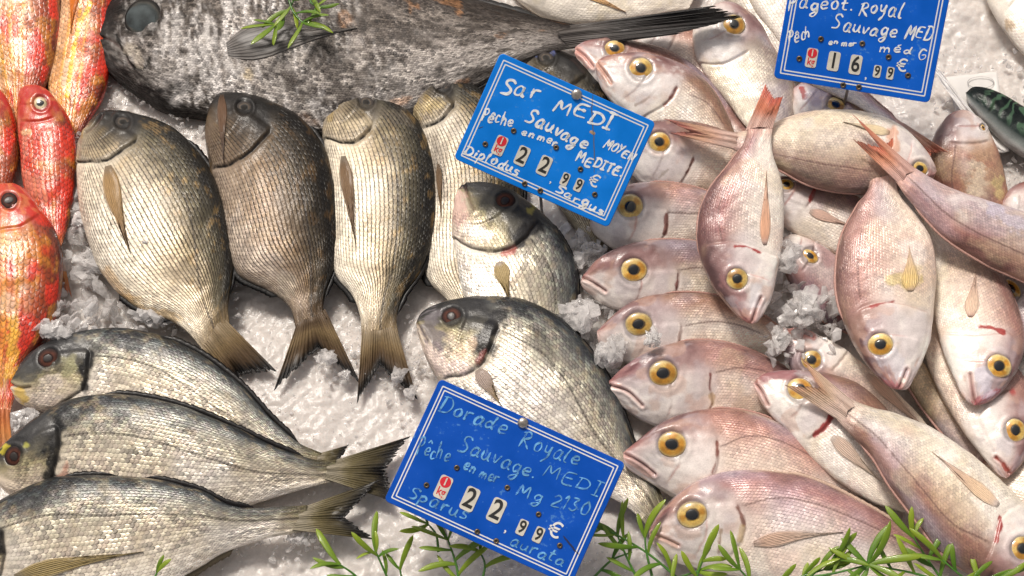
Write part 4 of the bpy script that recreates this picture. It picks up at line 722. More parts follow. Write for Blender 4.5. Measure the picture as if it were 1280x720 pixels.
fish('pale_bream', 'white scaled fish with a brown spot in the top right corner', 'pale', (1222,-34), [(1262,-62),(1330,-42),(1400,20),(1430,90)], [(1238,8),(1258,40),(1290,76),(1342,112),(1400,118)], z=(10,10), seed=154, cell=5, k=.35, tone=1.1, marks=[([(1261,32)],8,(.45,.30,.16),.7)])
fish('mackerel', 'dark green mackerel snout on ice at the right edge', 'mack', (1207,116), [(1216,110),(1245,117),(1285,139),(1335,162),(1400,190)], [(1211,128),(1230,152),(1260,182),(1300,206),(1350,222),(1395,215)], z=(14,12), seed=161, cell=3, k=.55, group=None)

# ------------------------------------------------------------------ price signs
SIGN_WHITE = plain('sign_white_print', (.80, .80, .78), .35)
INK = plain('white_marker_ink', (.84, .86, .86), .6, 0, 0, 300, .12)
INK_FADED = plain('faded_marker_ink', (.15, .42, .74), .6, 0, 0, 120, .35)
CARD = plain('price_card', (.66, .62, .53), .5, 0, 0, 200, .12)
DIGIT = plain('digit_black', (.02, .02, .02), .5)
REDP = plain('unit_red', (.66, .02, .035), .45)
RIVET = plain('rivet_steel', (.50, .45, .40), .3, .9, 0, 300, .3)
EYELET = plain('eyelet_brass', (.16, .12, .08), .4, .8, 0, 300, .4)
HOLE = plain('eyelet_hole', (.015, .012, .01), .6)
STEEL = plain('pin_steel', (.42, .40, .38), .3, .9)
def sign_blue(name, c):
    m, nt, b = new_mat(name)
    g = noise(nt, 30, 5); g2 = noise(nt, 400, 3)
    mr = nt.nodes.new('ShaderNodeMapRange'); mr.inputs[1].default_value = .35; mr.inputs[2].default_value = .7; nt.links.new(g, mr.inputs[0])
    c2 = tuple(min(1, x*1.25+.006) for x in c)
    cc = mixrgb(nt, 'MIX', mr.outputs[0], c, c2)
    mr2 = nt.nodes.new('ShaderNodeMapRange'); mr2.inputs[1].default_value = .66; mr2.inputs[2].default_value = .74; nt.links.new(mth(nt, 'MULTIPLY', mth(nt, 'ADD', g2, g), .55), mr2.inputs[0])
    nt.links.new(mixrgb(nt, 'MIX', mth(nt, 'MULTIPLY', mr2.outputs[0], .6), cc, (.12, .32, .62)), b.inputs['Base Color'])
    nt.links.new(mth(nt, 'ADD', .22, mth(nt, 'MULTIPLY', g, .25)), b.inputs['Roughness'])
    nt.links.new(bump(nt, g2, .15, .0003), b.inputs['Normal']); b.inputs['Specular IOR Level'].default_value = .22
    return m
GLY = {  # handwritten strokes, cap height 1, x-height .6
 'S': (.62, [[(.58,.86),(.42,1),(.16,.92),(.14,.7),(.36,.52),(.5,.34),(.4,.08),(.05,.02)]]), 'a': (.58, [[(.46,.5),(.28,.6),(.08,.38),(.1,.08),(.3,.06),(.44,.3),(.47,.55)],[(.47,.55),(.44,.12),(.56,.04)]]),
 'r': (.42, [[(.06,.56),(.08,.02)],[(.08,.32),(.2,.54),(.42,.56)]]), 'M': (.8, [[(.02,0),(.16,.98),(.36,.35),(.62,1),(.72,.02)]]), 'E': (.6, [[(.56,.98),(.14,.92),(.08,.04),(.56,.02)],[(.1,.52),(.46,.54)]]),
 'D': (.72, [[(.16,.98),(.08,.02)],[(.02,.94),(.4,.96),(.66,.6),(.52,.14),(.04,.02)]]), 'I': (.4, [[(.2,.98),(.16,.02)],[(.02,1),(.4,.98)],[(0,.02),(.34,.02)]]), 'P': (.55, [[(.14,.92),(.1,-.05)],[(.04,.9),(.36,1),(.5,.74),(.34,.5),(.12,.48)]]),
 'e': (.5, [[(.06,.3),(.44,.36),(.38,.58),(.16,.56),(.06,.26),(.18,.04),(.46,.1)]]), 'c': (.46, [[(.42,.5),(.22,.58),(.08,.3),(.18,.04),(.44,.1)]]), 'h': (.52, [[(.1,1.0),(.06,.02)],[(.08,.3),(.26,.54),(.4,.44),(.44,.02)]]),
 'u': (.54, [[(.06,.56),(.08,.14),(.26,.04),(.42,.28),(.44,.56)],[(.44,.56),(.46,.12),(.56,.04)]]), 'v': (.46, [[(.04,.56),(.2,.04),(.42,.58)]]), 'g': (.54, [[(.44,.5),(.24,.58),(.08,.34),(.2,.08),(.42,.28),(.46,.56)],[(.46,.56),(.42,-.2),(.24,-.42),(.04,-.3),(.5,.04)]]),
 'n': (.54, [[(.08,.56),(.08,.02)],[(.08,.34),(.26,.56),(.42,.46),(.46,.02)]]), 'm': (.76, [[(.06,.54),(.06,.02)],[(.06,.34),(.22,.56),(.34,.4),(.34,.02)],[(.34,.34),(.5,.56),(.62,.42),(.66,.02)]]), 'o': (.54, [[(.26,.58),(.08,.38),(.14,.08),(.34,.06),(.46,.32),(.36,.56),(.24,.58)]]),
 'y': (.5, [[(.06,.56),(.12,.22),(.3,.2),(.44,.56)],[(.44,.56),(.36,-.1),(.12,-.4)]]), 't': (.4, [[(.2,.9),(.16,.1),(.36,.04)],[(.02,.6),(.38,.62)]]), 'i': (.26, [[(.12,.56),(.1,.06),(.2,.02)],[(.14,.8),(.16,.84)]]), 'l': (.28, [[(.22,1.05),(.08,.5),(.1,.06),(.24,.04)]]),
 'p': (.54, [[(.1,.56),(.04,-.4)],[(.08,.38),(.28,.58),(.46,.36),(.3,.08),(.08,.12)]]), 'd': (.56, [[(.42,.42),(.24,.56),(.06,.3),(.18,.04),(.4,.2)],[(.5,1.0),(.42,.2),(.52,.04)]]), 's': (.44, [[(.4,.54),(.16,.56),(.12,.4),(.36,.26),(.34,.06),(.04,.04)]]),
 'R': (.66, [[(.18,.94),(.06,0)],[(.02,.88),(.4,1),(.54,.74),(.14,.46)],[(.2,.46),(.62,.0)]]), 'O': (.62, [[(.3,1),(.06,.62),(.12,.1),(.4,.04),(.58,.5),(.46,.94),(.28,1)]]), 'Y': (.58, [[(.04,.98),(.28,.5)],[(.56,1),(.14,-.05)]]), 'N': (.66, [[(.06,0),(.1,.96),(.52,.04),(.6,1)]]),
 'T': (.56, [[(.28,.98),(.24,.02)],[(.02,.96),(.56,1)]]), 'G': (.66, [[(.56,.84),(.3,.98),(.08,.5),(.26,.02),(.54,.16),(.54,.46),(.3,.44)]]), '2': (.54, [[(.06,.8),(.26,1),(.46,.76),(.06,.04),(.52,.06)]]), '1': (.3, [[(.04,.76),(.2,1),(.16,0)]]), '3': (.5, [[(.06,.92),(.4,.92),(.2,.54),(.44,.3),(.26,.02),(.02,.1)]]),
 '0': (.52, [[(.26,1),(.06,.6),(.14,.06),(.38,.08),(.46,.6),(.26,1)]]), '.': (.2, [[(.06,.04),(.1,.06)]]), '^': (0, [[(-.5,.72),(-.32,.86),(-.16,.7)]]), "'": (0, [[(-.4,.74),(-.22,.9)]]), ' ': (.3, []),
}
for m_, lo_, hi_ in ((INK, 0, .25), (INK_FADED, .05, .75)):          # scuffed marker: gaps where it has rubbed off
    nt_ = m_.node_tree; b_ = nt_.nodes['Principled BSDF']; tp_ = nt_.nodes.new('ShaderNodeBsdfTransparent'); mx_ = nt_.nodes.new('ShaderNodeMixShader')
    mr_ = nt_.nodes.new('ShaderNodeMapRange'); mr_.inputs[1].default_value = .45; mr_.inputs[2].default_value = .68; mr_.inputs[3].default_value = lo_; mr_.inputs[4].default_value = hi_
    nt_.links.new(noise(nt_, 260, 4), mr_.inputs[0]); nt_.links.new(mr_.outputs[0], mx_.inputs[0]); nt_.links.new(b_.outputs[0], mx_.inputs[1]); nt_.links.new(tp_.outputs[0], mx_.inputs[2]); nt_.links.new(mx_.outputs[0], nt_.nodes['Material Output'].inputs[0])
def sign(name, label, corners, zc, blue, words, cards, eyelets, rivet, zoom, pin, extra=None):
    (x0, y0, sc_) = zoom
    zp = lambda p: (x0+p[0]/sc_, y0+p[1]/sc_)
    cpx = np.array(corners, float); cc = at(cpx.mean(0), zc)
    def onpl(p):
        p = np.asarray(p, float); d = FW+((p[..., 0:1]-640)/FPX)*RT+((360-p[..., 1:2])/FPX)*UP
        nn = NRM; return CP+d*(((cc-CP)@nn)/(d@nn))[..., None]
    NRM = CP-cc; NRM = NRM/np.linalg.norm(NRM)
    tl, tr, br, bl = onpl(cpx)
    ex = (tr-tl+br-bl); ex /= np.linalg.norm(ex); ey = np.cross(NRM, ex)
    W = (np.linalg.norm(tr-tl)+np.linalg.norm(br-bl))/2; H = (np.linalg.norm(tl-bl)+np.linalg.norm(tr-br))/2
    mat = Matrix(((ex[0], ey[0], NRM[0]), (ex[1], ey[1], NRM[1]), (ex[2], ey[2], NRM[2])))
    root = empty(name, cc); root.rotation_euler = mat.to_euler()
    tag(root, label, 'price sign', 'blue price signs stuck in the ice')
    loc = lambda p: (lambda q: np.stack([q@ex, q@ey], -1))(onpl(p)-cc)
    px = PX*np.linalg.norm(CP-cc)/DIST                     # metres per photo pixel at this distance
    def rrect(w, h, r, n=6):
        o = []
        for cx, cy, a0 in ((w/2-r, h/2-r, 0), (-w/2+r, h/2-r, 90), (-w/2+r, -h/2+r, 180), (w/2-r, -h/2+r, 270)):
            for k_ in range(n+1): a = R(a0+90*k_/n); o.append((cx+r*math.cos(a), cy+r*math.sin(a)))
        return np.array(o)
    def slab(nm, out, z0, z1, m, par, bev=0):
        n = len(out); c = out.mean(0); i = np.arange(n)
        lays = [(out, z0), (out, z1-bev), (c+(out-c)*(1-bev/max(np.abs(out-c).max(), 1e-6)), z1)] if bev else [(out, z0), (out, z1)]
        V = np.vstack([np.c_[l, np.full(n, z_)] for l, z_ in lays]); F = []
        for a in range(len(lays)-1): F.append(np.stack([a*n+i, a*n+(i+1) % n, (a+1)*n+(i+1) % n, (a+1)*n+i], -1))
        V = np.vstack([V, [[*c, z0]], [[*c, z1]]]); k0 = len(V)-2
        F.append(np.stack([(len(lays)-1)*n+i, (len(lays)-1)*n+(i+1) % n, np.full(n, k0+1)], -1)); F.append(np.stack([(i+1) % n, i, np.full(n, k0)], -1))
        return mesh_np(nm, V, F, m, par, smooth=False)
    slab('panel', rrect(W, H, 6*px), -.0012, .0012, blue, root, .0005)
    for off, wd in ((6.5, 1.5), (10.5, 1.5)):
        a, b_ = rrect(W-2*off*px, H-2*off*px, 1.5*px, 3), rrect(W-2*(off+wd)*px, H-2*(off+wd)*px, 1*px, 3); n = len(a); i = np.arange(n)
        V = np.vstack([np.c_[a, np.full(n, .0012)], np.c_[a, np.full(n, .00135)], np.c_[b_, np.full(n, .00135)], np.c_[b_, np.full(n, .0012)]])
        F = np.vstack([np.stack([q*n+i, q*n+(i+1) % n, (q+1)*n+(i+1) % n, (q+1)*n+i], -1) for q in range(3)])
        mesh_np('border_line', V, F, SIGN_WHITE, root, smooth=False)
    # handwriting
    r0 = np.random.default_rng(len(words)*7+int(corners[0][0]))
    for txt, a, b_, hz, ink, wz in words:
        A_, B_ = loc(np.array(zp(a))), loc(np.array(zp(b_))); d = B_-A_; L_ = np.linalg.norm(d); d /= L_; pv = np.array([-d[1], d[0]])
        cap = hz/sc_*px; tot = sum(GLY[c][0]+(.14 if GLY[c][0] else 0) for c in txt); fx = L_/tot
        wdt = wz*.9/sc_*px; x = 0; V, F, o = [], [], 0
        for ch in txt:
            wd, strokes = GLY[ch]; jit = r0.normal(0, .075, 2); gsc = r0.uniform(.82, 1.2)
            for st in strokes:
                q = crom(st, max(8, 5*len(st))); q = np.c_[(x+q[:, 0]+jit[0]*.5)*fx+(.14+.1*jit[0])*q[:, 1]*cap, (q[:, 1]*gsc+jit[1])*cap]
                P2 = A_+q[:, :1]*d+q[:, 1:]*pv
                T = np.gradient(P2, axis=0); T /= np.linalg.norm(T, axis=1)[:, None]+1e-9; Nn = np.c_[-T[:, 1], T[:, 0]]
                n = len(P2); ww = wdt*.5*(.55+.85*vnoise(np.linspace(0, 5, n)+r0.uniform(0, 99), np.zeros(n), 3))
                ww[0] *= .6; ww[-1] *= .55
                P2e = P2.copy(); P2e[0] -= T[0]*wdt*.3; P2e[-1] += T[-1]*wdt*.3
                Lf, Rg = P2e+Nn*ww[:, None], P2e-Nn*ww[:, None]
                zt = .00150+.00004*(o % 7)/7
                V.append(np.vstack([np.c_[Lf, np.full(n, .0012)], np.c_[Lf, np.full(n, zt)], np.c_[Rg, np.full(n, zt)], np.c_[Rg, np.full(n, .0012)]]))
                i = np.arange(n-1); F.append(np.vstack([np.stack([q_*n+i, q_*n+i+1, (q_+1)*n+i+1, (q_+1)*n+i], -1) for q_ in range(3)])+o); o += 4*n
            x += wd+(.14 if wd else 0)
        mesh_np('handwriting', np.vstack(V), np.vstack(F), ink, root, smooth=False)
    def text(nm, body, p, h, m, par, sx=1., z_=.0019, bold=0., rot=0):
        cu = bpy.data.curves.new(nm, 'FONT'); cu.body = body; cu.size = h/.69; cu.align_x = 'CENTER'; cu.align_y = 'CENTER'; cu.extrude = .00012; cu.offset = bold*h; cu.resolution_u = 4
        cu.materials.append(m); to = bpy.data.objects.new(nm, cu); me = bpy.data.meshes.new_from_object(to); bpy.data.objects.remove(to); bpy.data.curves.remove(cu)
        o = bpy.data.objects.new(nm, me); COL.objects.link(o); o.parent = par; o.location = (p[0], p[1], z_); o.scale = (sx, 1, 1); o.rotation_euler = (0, 0, rot); return o
    for ch, p, w_, h_ in cards:
        c0 = loc(np.array(zp(p))); w_, h_ = w_/sc_*px, h_/sc_*px
        if ch in ',€':
            text('printed_mark', ch, c0, h_*.8 if ch == '€' else h_, SIGN_WHITE, root, 1.0, .0014, .012); continue
        ob = slab('price_card', rrect(w_, h_, w_*.22, 4)+c0, .0012, .0017, CARD, root)
        if ch == 'kg':
            circ = np.array([(w_*.43*math.cos(t), w_*.43*math.sin(t)) for t in np.linspace(0, 2*np.pi, 24, endpoint=False)])+c0+np.array((0, h_*.24))
            slab('unit_dot', circ, .0017, .00185, REDP, ob); text('unit_number', '1', c0+np.array((0, h_*.24)), w_*.58, CARD, ob, .9, .0020, .03)
            text('unit_text', 'kg', c0-np.array((0, h_*.2)), w_*.62, REDP, ob, .85, .0018, .02)
        else: text('price_digit', ch, c0, h_*.78, DIGIT, ob, .82, .0018, .022)
    def disc(nm, p, r, hgt, m, par, hole=None, z0=.0012):
        c0 = loc(np.array(zp(p))); a = np.linspace(0, 2*np.pi, 20, endpoint=False)
        prof = [(1, 0), (1, .5), (.8, .9), (.45, 1), (.42, .35), (.0, .3)] if hole else [(1, 0), (.95, .45), (.75, .8), (.4, .97), (0, 1)]
        V = np.vstack([np.c_[c0[0]+r*q*np.cos(a), c0[1]+r*q*np.sin(a), np.full(20, z0+hgt*zq)] for q, zq in prof])
        return mesh_np(nm, V, grid_faces(len(prof), 20, True), m, par)
    for p in eyelets:
        e = disc('eyelet', p, 3.6*px, .0012, EYELET, root, True)
        disc('eyelet_hole', p, 1.6*px, .0003, HOLE, e, None, .0017)
    disc('rivet', rivet, 7*px, .0030, RIVET, root)
    # steel pin from behind the panel down into the ice
    mi = mat.inverted(); p0 = loc(np.array(pin)); top = np.array((p0[0], p0[1]+.02, -.0035)); wtop = cc+ex*top[0]+ey*top[1]+NRM*top[2]
    foot_w = np.array((wtop[0]+.006, wtop[1]-.004-.0, -.03)); dl = foot_w-cc; foot = np.array((dl@ex, dl@ey, dl@NRM))
    ax = foot-top; ax /= np.linalg.norm(ax); s1 = np.cross(ax, (0, 0, 1.)); s1 /= np.linalg.norm(s1); s2 = np.cross(ax, s1); a = np.linspace(0, 2*np.pi, 10, endpoint=False)
    ring = lambda c: c+.0013*(np.cos(a)[:, None]*s1+np.sin(a)[:, None]*s2)
    mesh_np('pin', np.vstack([ring(top), ring(foot)]), grid_faces(2, 10, True), STEEL, root)
    for pts, wpx, m in (extra or []):                       # scratches and the crack
        P2 = np.array([loc(np.array(zp(p))) for p in crom(pts, 16)]); T = np.gradient(P2, axis=0); T /= np.linalg.norm(T, axis=1)[:, None]; Nn = np.c_[-T[:, 1], T[:, 0]]; n = len(P2)
        P2 = P2+Nn*(r0.normal(0, .25, n)*px)[:, None]; w2 = wpx*.5*px*(1-np.linspace(-1, 1, n)**6*.7)
        V = np.vstack([np.c_[P2+Nn*w2[:, None], np.full(n, .00125)], np.c_[P2, np.full(n, .0014)], np.c_[P2-Nn*w2[:, None], np.full(n, .00125)]]); i = np.arange(n-1)
        mesh_np('scratch', V, np.vstack([np.stack([q*n+i, q*n+i+1, (q+1)*n+i+1, (q+1)*n+i], -1) for q in range(2)]), m, root)
    return root
CRACK = plain('crack_dark', (.10, .10, .10), .6); RUST = plain('chipped_tan', (.45, .30, .18), .7, 0, 0, 200, .3); SCR = plain('dark_scratch', (.01, .02, .08), .5)
BLUE1 = sign_blue('sign_blue_glare', (.001, .18, .66)); BLUE2 = sign_blue('sign_blue', (.0005, .070, .42)); BLUE3 = sign_blue('sign_blue_bright', (.0005, .10, .53))  # first blue is lighter: glare on the upper sign put into its colour
sign('price_sign', 'blue price sign reading Sar MEDI at 22,99 in the upper middle', [(625,68),(823,152),(757,286),(568,196)], .085, BLUE1,
     [('Sar',(205,165),(352,207),62,INK,12),('MEDI',(412,240),(650,325),56,INK,11),('Pe^che',(128,285),(256,312),46,INK,8),('Sauvage',(298,288),(540,400),50,INK,11),('MOYEN',(608,385),(724,445),36,INK,8),('en mer',(288,338),(428,385),28,INK,8),("MEDITE'.",(500,440),(682,505),36,INK,9),('Diplodus',(58,412),(275,505),40,INK,9),('Sargus',(415,563),(608,655),34,INK,9)],
     [('kg',(203,382),46,78),('2',(290,422),46,78),('2',(377,460),46,78),(',',(405,515),10,30),('9',(458,513),30,52),('9',(511,536),30,52),('€',(572,522),40,58)],
     [(257,324),(146,376),(423,389),(518,474),(574,573),(300,531),(361,558)], (503,182), (560,60,3.13), (660,240), [([(567,180),(563,260),(570,350),(573,490)],1.2,CRACK),([(555,325),(575,338)],4,RUST),([(120,315),(138,308)],1,SCR)])
sign('price_sign', 'blue price sign reading Dorade Royale at 22,99 with faded writing at the bottom', [(539,472),(779,574),(716,737),(491,626)], .075, BLUE2,
     [('Dorade',(188,137),(430,228),54,INK_FADED,7.8),('Royale',(478,262),(685,335),54,INK_FADED,7.02),('Sauvage.',(256,275),(540,378),54,INK_FADED,7.02),('MEDI',(556,370),(765,438),48,INK_FADED,5.46),('Pe^che',(112,290),(232,312),56,INK_FADED,6.24),('en mer',(278,345),(402,395),34,INK_FADED,7.02),('Mg 2130',(468,430),(722,515),44,INK_FADED,6.24),('Sparus',(80,442),(292,525),44,INK_FADED,7.02),('aurata',(440,608),(635,692),44,INK_FADED,6.24)],
     [('kg',(209,407),46,84),('2',(303,448),50,86),('2',(397,488),50,86),(',',(433,550),10,34),('9',(487,548),32,56),('9',(545,574),32,56),('€',(603,560),44,66)],
     [(257,338),(150,399),(435,408),(545,502),(620,612),(329,563),(396,596)], (490,180), (480,465,2.8226), (535,670), [([(632,578),(660,612),(690,648)],2.4,SCR)])
sign('price_sign', 'blue price sign reading Royal Sauvage at 16,99 cut by the top edge', [(990,-48),(1188,-18),(1162,129),(968,98)], .095, BLUE3,
     [('Pageot.',(130,72),(580,62),88,INK,13),('Royal',(605,88),(900,118),92,INK,13),('Sauvage',(425,190),(860,258),92,INK,13),('MED',(912,245),(1088,285),84,INK,12),('Pe^ch',(130,285),(292,262),84,INK,11),('en mer',(405,292),(592,312),36,INK,11),("me'd",(742,342),(965,362),50,INK,11),('G',(995,400),(1068,402),84,INK,10)],
     [('kg',(291,386),72,126),('1',(438,408),76,126),('6',(584,431),76,126),(',',(655,500),16,56),('9',(728,476),48,80),('9',(815,488),46,80),('€',(893,440),80,98)],
     [(353,260),(629,291),(209,391),(804,380),(933,503),(501,567),(606,580)], (570,-190), (960,0,5.3348), (1059,115))

# ------------------------------------------------------------------ paper on the ice, right
PAPER = plain('wet_paper', (.74, .71, .67), .45, 0, .2, 60, .06, .0006); STAMP = plain('stamp_ink', (.42, .40, .38), .8, 0, 0, 300, .3)
def sheet(nm, pts, z, m, lab, cat, crump=.003, seed=3, n=26):
    a, b_, c, d = [np.array(p, float) for p in pts]; s, t = np.meshgrid(np.linspace(0, 1, n), np.linspace(0, 1, n), indexing='ij')
    Pp = (a*(1-s[..., None])+b_*s[..., None])*(1-t[..., None])+(d*(1-s[..., None])+c*s[..., None])*t[..., None]
    Pp = Pp+(fbm(s*5, t*5, seed, 2)[..., None]-.5)*np.array((3., 3.))
    zz = z+(fbm(s*4, t*4, seed+2, 3)-.5)*crump*2
    Tp, Bt = at(Pp, zz), at(Pp, zz-.0006); n_ = n*n; f1 = grid_faces(n, n); idx = np.arange(n_).reshape(n, n)
    loop = np.r_[idx[:, 0], idx[-1, 1:], idx[-2::-1, -1], idx[0, -2:0:-1]]; sd = np.stack([loop, np.roll(loop, -1), np.roll(loop, -1)+n_, loop+n_], -1)
    o = mesh_np(nm, np.vstack([Tp.reshape(-1, 3), Bt.reshape(-1, 3)]), [f1, f1[:, ::-1]+n_, sd], m); return tag(o, lab, cat)
FILM, fnt, fb = new_mat('clear_film'); fb.inputs['Base Color'].default_value = (.80, .77, .74, 1); fb.inputs['Roughness'].default_value = .3; fb.inputs['Transmission Weight'].default_value = .12
fnt.links.new(bump(fnt, noise(fnt, 60, 3), .4, .002), fb.inputs['Normal'])
pp = sheet('paper_label', [(1183,97),(1247,90),(1262,190),(1212,200)], .008, PAPER, 'damp white paper slip with an oval stamp beside the mackerel', 'paper', .001)
aa = np.linspace(0, 2*np.pi, 40, endpoint=False)
ov = lambda f: np.c_[1226+17*f*np.cos(aa), 103+7.5*f*np.sin(aa)]
Vv = np.vstack([at(ov(1), .0098), at(ov(.93), .0099)]); mesh_np('stamp', Vv, grid_faces(2, 40, True), STAMP, pp)
sheet('plastic_film', [(1163,84),(1172,84),(1256,190),(1228,176)], .016, FILM, 'crumpled clear film edge hanging beside the top right sign', 'plastic film', .003, 9)

# ------------------------------------------------------------------ ice chunks lying on and between the fish
chunk(985,322,.052,20,27,15,.3,'clear ice chunk between the two upright breams', seed=1)
chunk(1003,388,.044,32,26,15,.9,'large clear ice chunk above the upward pointing mouth', seed=2)
chunk(975,425,.036,17,24,12,.2,'ice chunk left of the upward pointing bream head', seed=3)
chunk(722,395,.022,34,26,14,.4,'broad grey ice chunk beside the bream with the icy face', seed=4)
chunk(765,438,.030,32,22,12,.7,'flat clear ice chunk covering the cheek of the icy faced bream', seed=5)
chunk(816,424,.046,16,14,9,.1,'frosty ice lump right under the golden eye', ICE_WHITE, seed=6)
chunk(735,320,.012,30,20,12,.5,'ice chunk below the corner of the upper sign', seed=7)
chunk(409,446,.012,17,13,9,-.5,'clear ice lump in the fork of the darkest bream tail', seed=8)
chunk(431,468,.008,11,9,7,0,'small clear ice lump on the right tail lobe of the darkest bream', seed=9)
chunk(498,470,.010,12,14,9,.2,'round clear ice lump on the tan bream tail', seed=10)
chunk(514,490,.008,13,9,7,.5,'small ice lump at the tip of the tan bream tail', seed=11)
chunk(65,413,.024,36,13,10,-.35,'pale long ice chunk leaning on the lowest red mullet', ICE_WHITE, seed=12)
chunk(105,275,.016,30,20,13,.4,'white ice chunk beside the belly of the leftmost striped bream', ICE_WHITE, seed=13)
chunk(112,330,.012,28,24,14,.9,'clear ice chunk below the white one near the striped belly', seed=14)
chunk(60,375,.018,18,16,11,.3,'ice chunk between the lowest mullet and the gilthead', seed=15)
chunk(190,395,.012,40,11,8,-.2,'ice ridge under the belly fin of the leftmost bream', ICE_WHITE, seed=16)
chunk(30,525,.008,26,16,10,.6,'ice chunk under the chin of the top gilthead', ICE_WHITE, seed=17)
chunk(378,672,.010,24,10,8,.1,'ice chunk below the lowest gilthead tail', ICE_WHITE, seed=18)
chunk(183,304,.036,8,5,3,.4,'white ice crumb stuck to the leftmost bream flank', ICE_WHITE, seed=19)
chunk(70,295,.03,5,4,3,.4,'white ice crumb on the lowest mullet shoulder', ICE_WHITE, seed=20)
chunk(600,160,.004,34,24,10,.4,'ice behind the left corner of the upper sign', seed=22)

# ------------------------------------------------------------------ samphire sprigs
def leaf_mat(name, c, c2):
    m, nt, b = new_mat(name); g = noise(nt, 60, 3); uv = nt.nodes.new('ShaderNodeUVMap'); uv.uv_map = 'UVMap'
    sp = nt.nodes.new('ShaderNodeSeparateXYZ'); nt.links.new(uv.outputs[0], sp.inputs[0])
    oi = nt.nodes.new('ShaderNodeObjectInfo')
    f = mth(nt, 'ADD', mth(nt, 'MULTIPLY', oi.outputs['Random'], .6), mth(nt, 'MULTIPLY', sp.outputs[1], .45))
    cc = mixrgb(nt, 'MIX', mth(nt, 'MULTIPLY', f, 1.0), c, c2)
    nt.links.new(cc, b.inputs['Base Color']); b.inputs['Roughness'].default_value = .32; b.inputs['Coat Weight'].default_value = .3
    nt.links.new(bump(nt, g, .3, .0008), b.inputs['Normal'])
    tr = nt.nodes.new('ShaderNodeBsdfTranslucent'); nt.links.new(cc, tr.inputs[0]); mx = nt.nodes.new('ShaderNodeMixShader'); mx.inputs[0].default_value = .25
    nt.links.new(b.outputs[0], mx.inputs[1]); nt.links.new(tr.outputs[0], mx.inputs[2]); nt.links.new(mx.outputs[0], nt.nodes['Material Output'].inputs[0])
    return m
LEAF = leaf_mat('samphire_leaf', (.055, .19, .012), (.36, .46, .03)); STEM = plain('samphire_stem', (.05, .16, .015), .4, 0, .2, 100, .3)
def leaf_data(i):
    r = random.Random(i); n, a = 14, 8; f = np.linspace(0, 1, n)
    wid = .096*np.interp(f, [0, .1, .35, .7, .9, 1], [.4, .5, .85, 1, .7, .05]); bend = r.uniform(.12, .45)*r.choice((-1, 1)); lift = r.uniform(.05, .25)
    cx = f; cy = bend*f**1.7; cz = lift*np.sin(f*2.2)*.7
    an = np.linspace(0, 2*np.pi, a, endpoint=False)
    V = np.stack([np.broadcast_to(cx[:, None], (n, a)), cy[:, None]+wid[:, None]*np.cos(an)[None], cz[:, None]+.38*wid[:, None]*np.sin(an)[None]+.25*(np.abs(np.cos(an))*wid[:, None])], -1)
    o = mesh_np('leaf', V.reshape(-1, 3), grid_faces(n, a, True), LEAF, uv=np.stack([np.broadcast_to(an[None], (n, a)), np.broadcast_to(f[:, None], (n, a))], -1).reshape(-1, 2))
    me = o.data; bpy.data.objects.remove(o); return me
LD = [leaf_data(i) for i in range(8)]
def sprig(label, stems, seed=0):
    """stems: list of (polyline px, z0, z1, leaves [(t, angle deg from the stem, length px)])"""
    r = random.Random(seed); root = tag(empty('samphire_sprig', at(stems[0][0][0], stems[0][1])), label, 'herb sprig', 'green samphire sprigs scattered on the fish')
    c0 = np.array(root.location)
    for pts, z0, z1, lv in stems:
        q = crom(pts, 24); f = np.linspace(0, 1, 24); P = at(q, z0+(z1-z0)*f); T = np.gradient(P, axis=0); T /= np.linalg.norm(T, axis=1)[:, None]
        s1 = np.cross(T, (0, 0, 1.)); s1 /= np.linalg.norm(s1, axis=1)[:, None]; s2 = np.cross(s1, T); a = np.linspace(0, 2*np.pi, 8, endpoint=False)
        rad = (1.7-.7*f)*PX
        V = P[:, None]+rad[:, None, None]*(np.cos(a)[None, :, None]*s1[:, None]+np.sin(a)[None, :, None]*s2[:, None])
        mesh_np('stem', V.reshape(-1, 3)-c0, grid_faces(24, 8, True), STEM, root)
        for t, ang, ln in lv:
            i = min(23, int(t*23)); d = T[i]; an = math.atan2(d[1], d[0])+R(-ang+r.uniform(-6, 6))
            o = bpy.data.objects.new('leaf', r.choice(LD)); COL.objects.link(o); o.parent = root
            o.location = P[i]-c0; L_ = ln*1.02*PX; o.scale = (L_, L_*r.uniform(.85, 1.15)*(36/ max(ln, 24)) ** .5, L_*.9); o.rotation_euler = (r.uniform(-.5, .5), r.uniform(-.35, .05), an)
    return root
def auto(n, l, seed, a0=38, tuft=3):
    r = random.Random(seed); out = [(.15+.8*i/n, (a0+r.uniform(-12, 18))*(1 if i % 2 else -1), l*r.uniform(.7, 1.15)) for i in range(n)]
    return out+[(1, (-26+52*i/max(tuft-1, 1)), l*r.uniform(.75, 1.1)) for i in range(tuft)]
sprig('samphire sprig hanging over the big dark fish at the top', [
  ([(372,-14),(362,10),(345,30)], .05,.052, [(.2,60,34),(.45,-40,40),(.6,45,38),(.75,-35,36),(1,30,42),(1,-10,48),(1,-45,34),(1,65,30)]),
  ([(358,-14),(366,14),(378,28)], .055,.056, [(.3,-60,36),(.5,45,36),(.7,-50,40),(1,-42,42),(1,0,40),(1,35,44),(1,-75,36)]),
  ([(390,-14),(388,2),(395,8)], .052,.055, [(.4,-50,34),(1,-60,30),(1,-20,28),(1,40,28)])], 1)
sprig('short samphire sprig at the bottom, standing below the gilthead tails', [([(492,740),(478,708),(470,690)], .016,.03, [(.45,45,26),(.95,-32,40),(1,8,46),(1,48,22),(1,-70,22),(.9,70,24)]), ([(460,735),(440,716),(425,706)], .014,.024, [(.9,-40,34),(1,15,50),(1,-25,34),(.5,-60,30)]), ([(505,740),(502,722),(500,712)], .014,.026,[(1,20,40),(1,-40,24)])], 2)
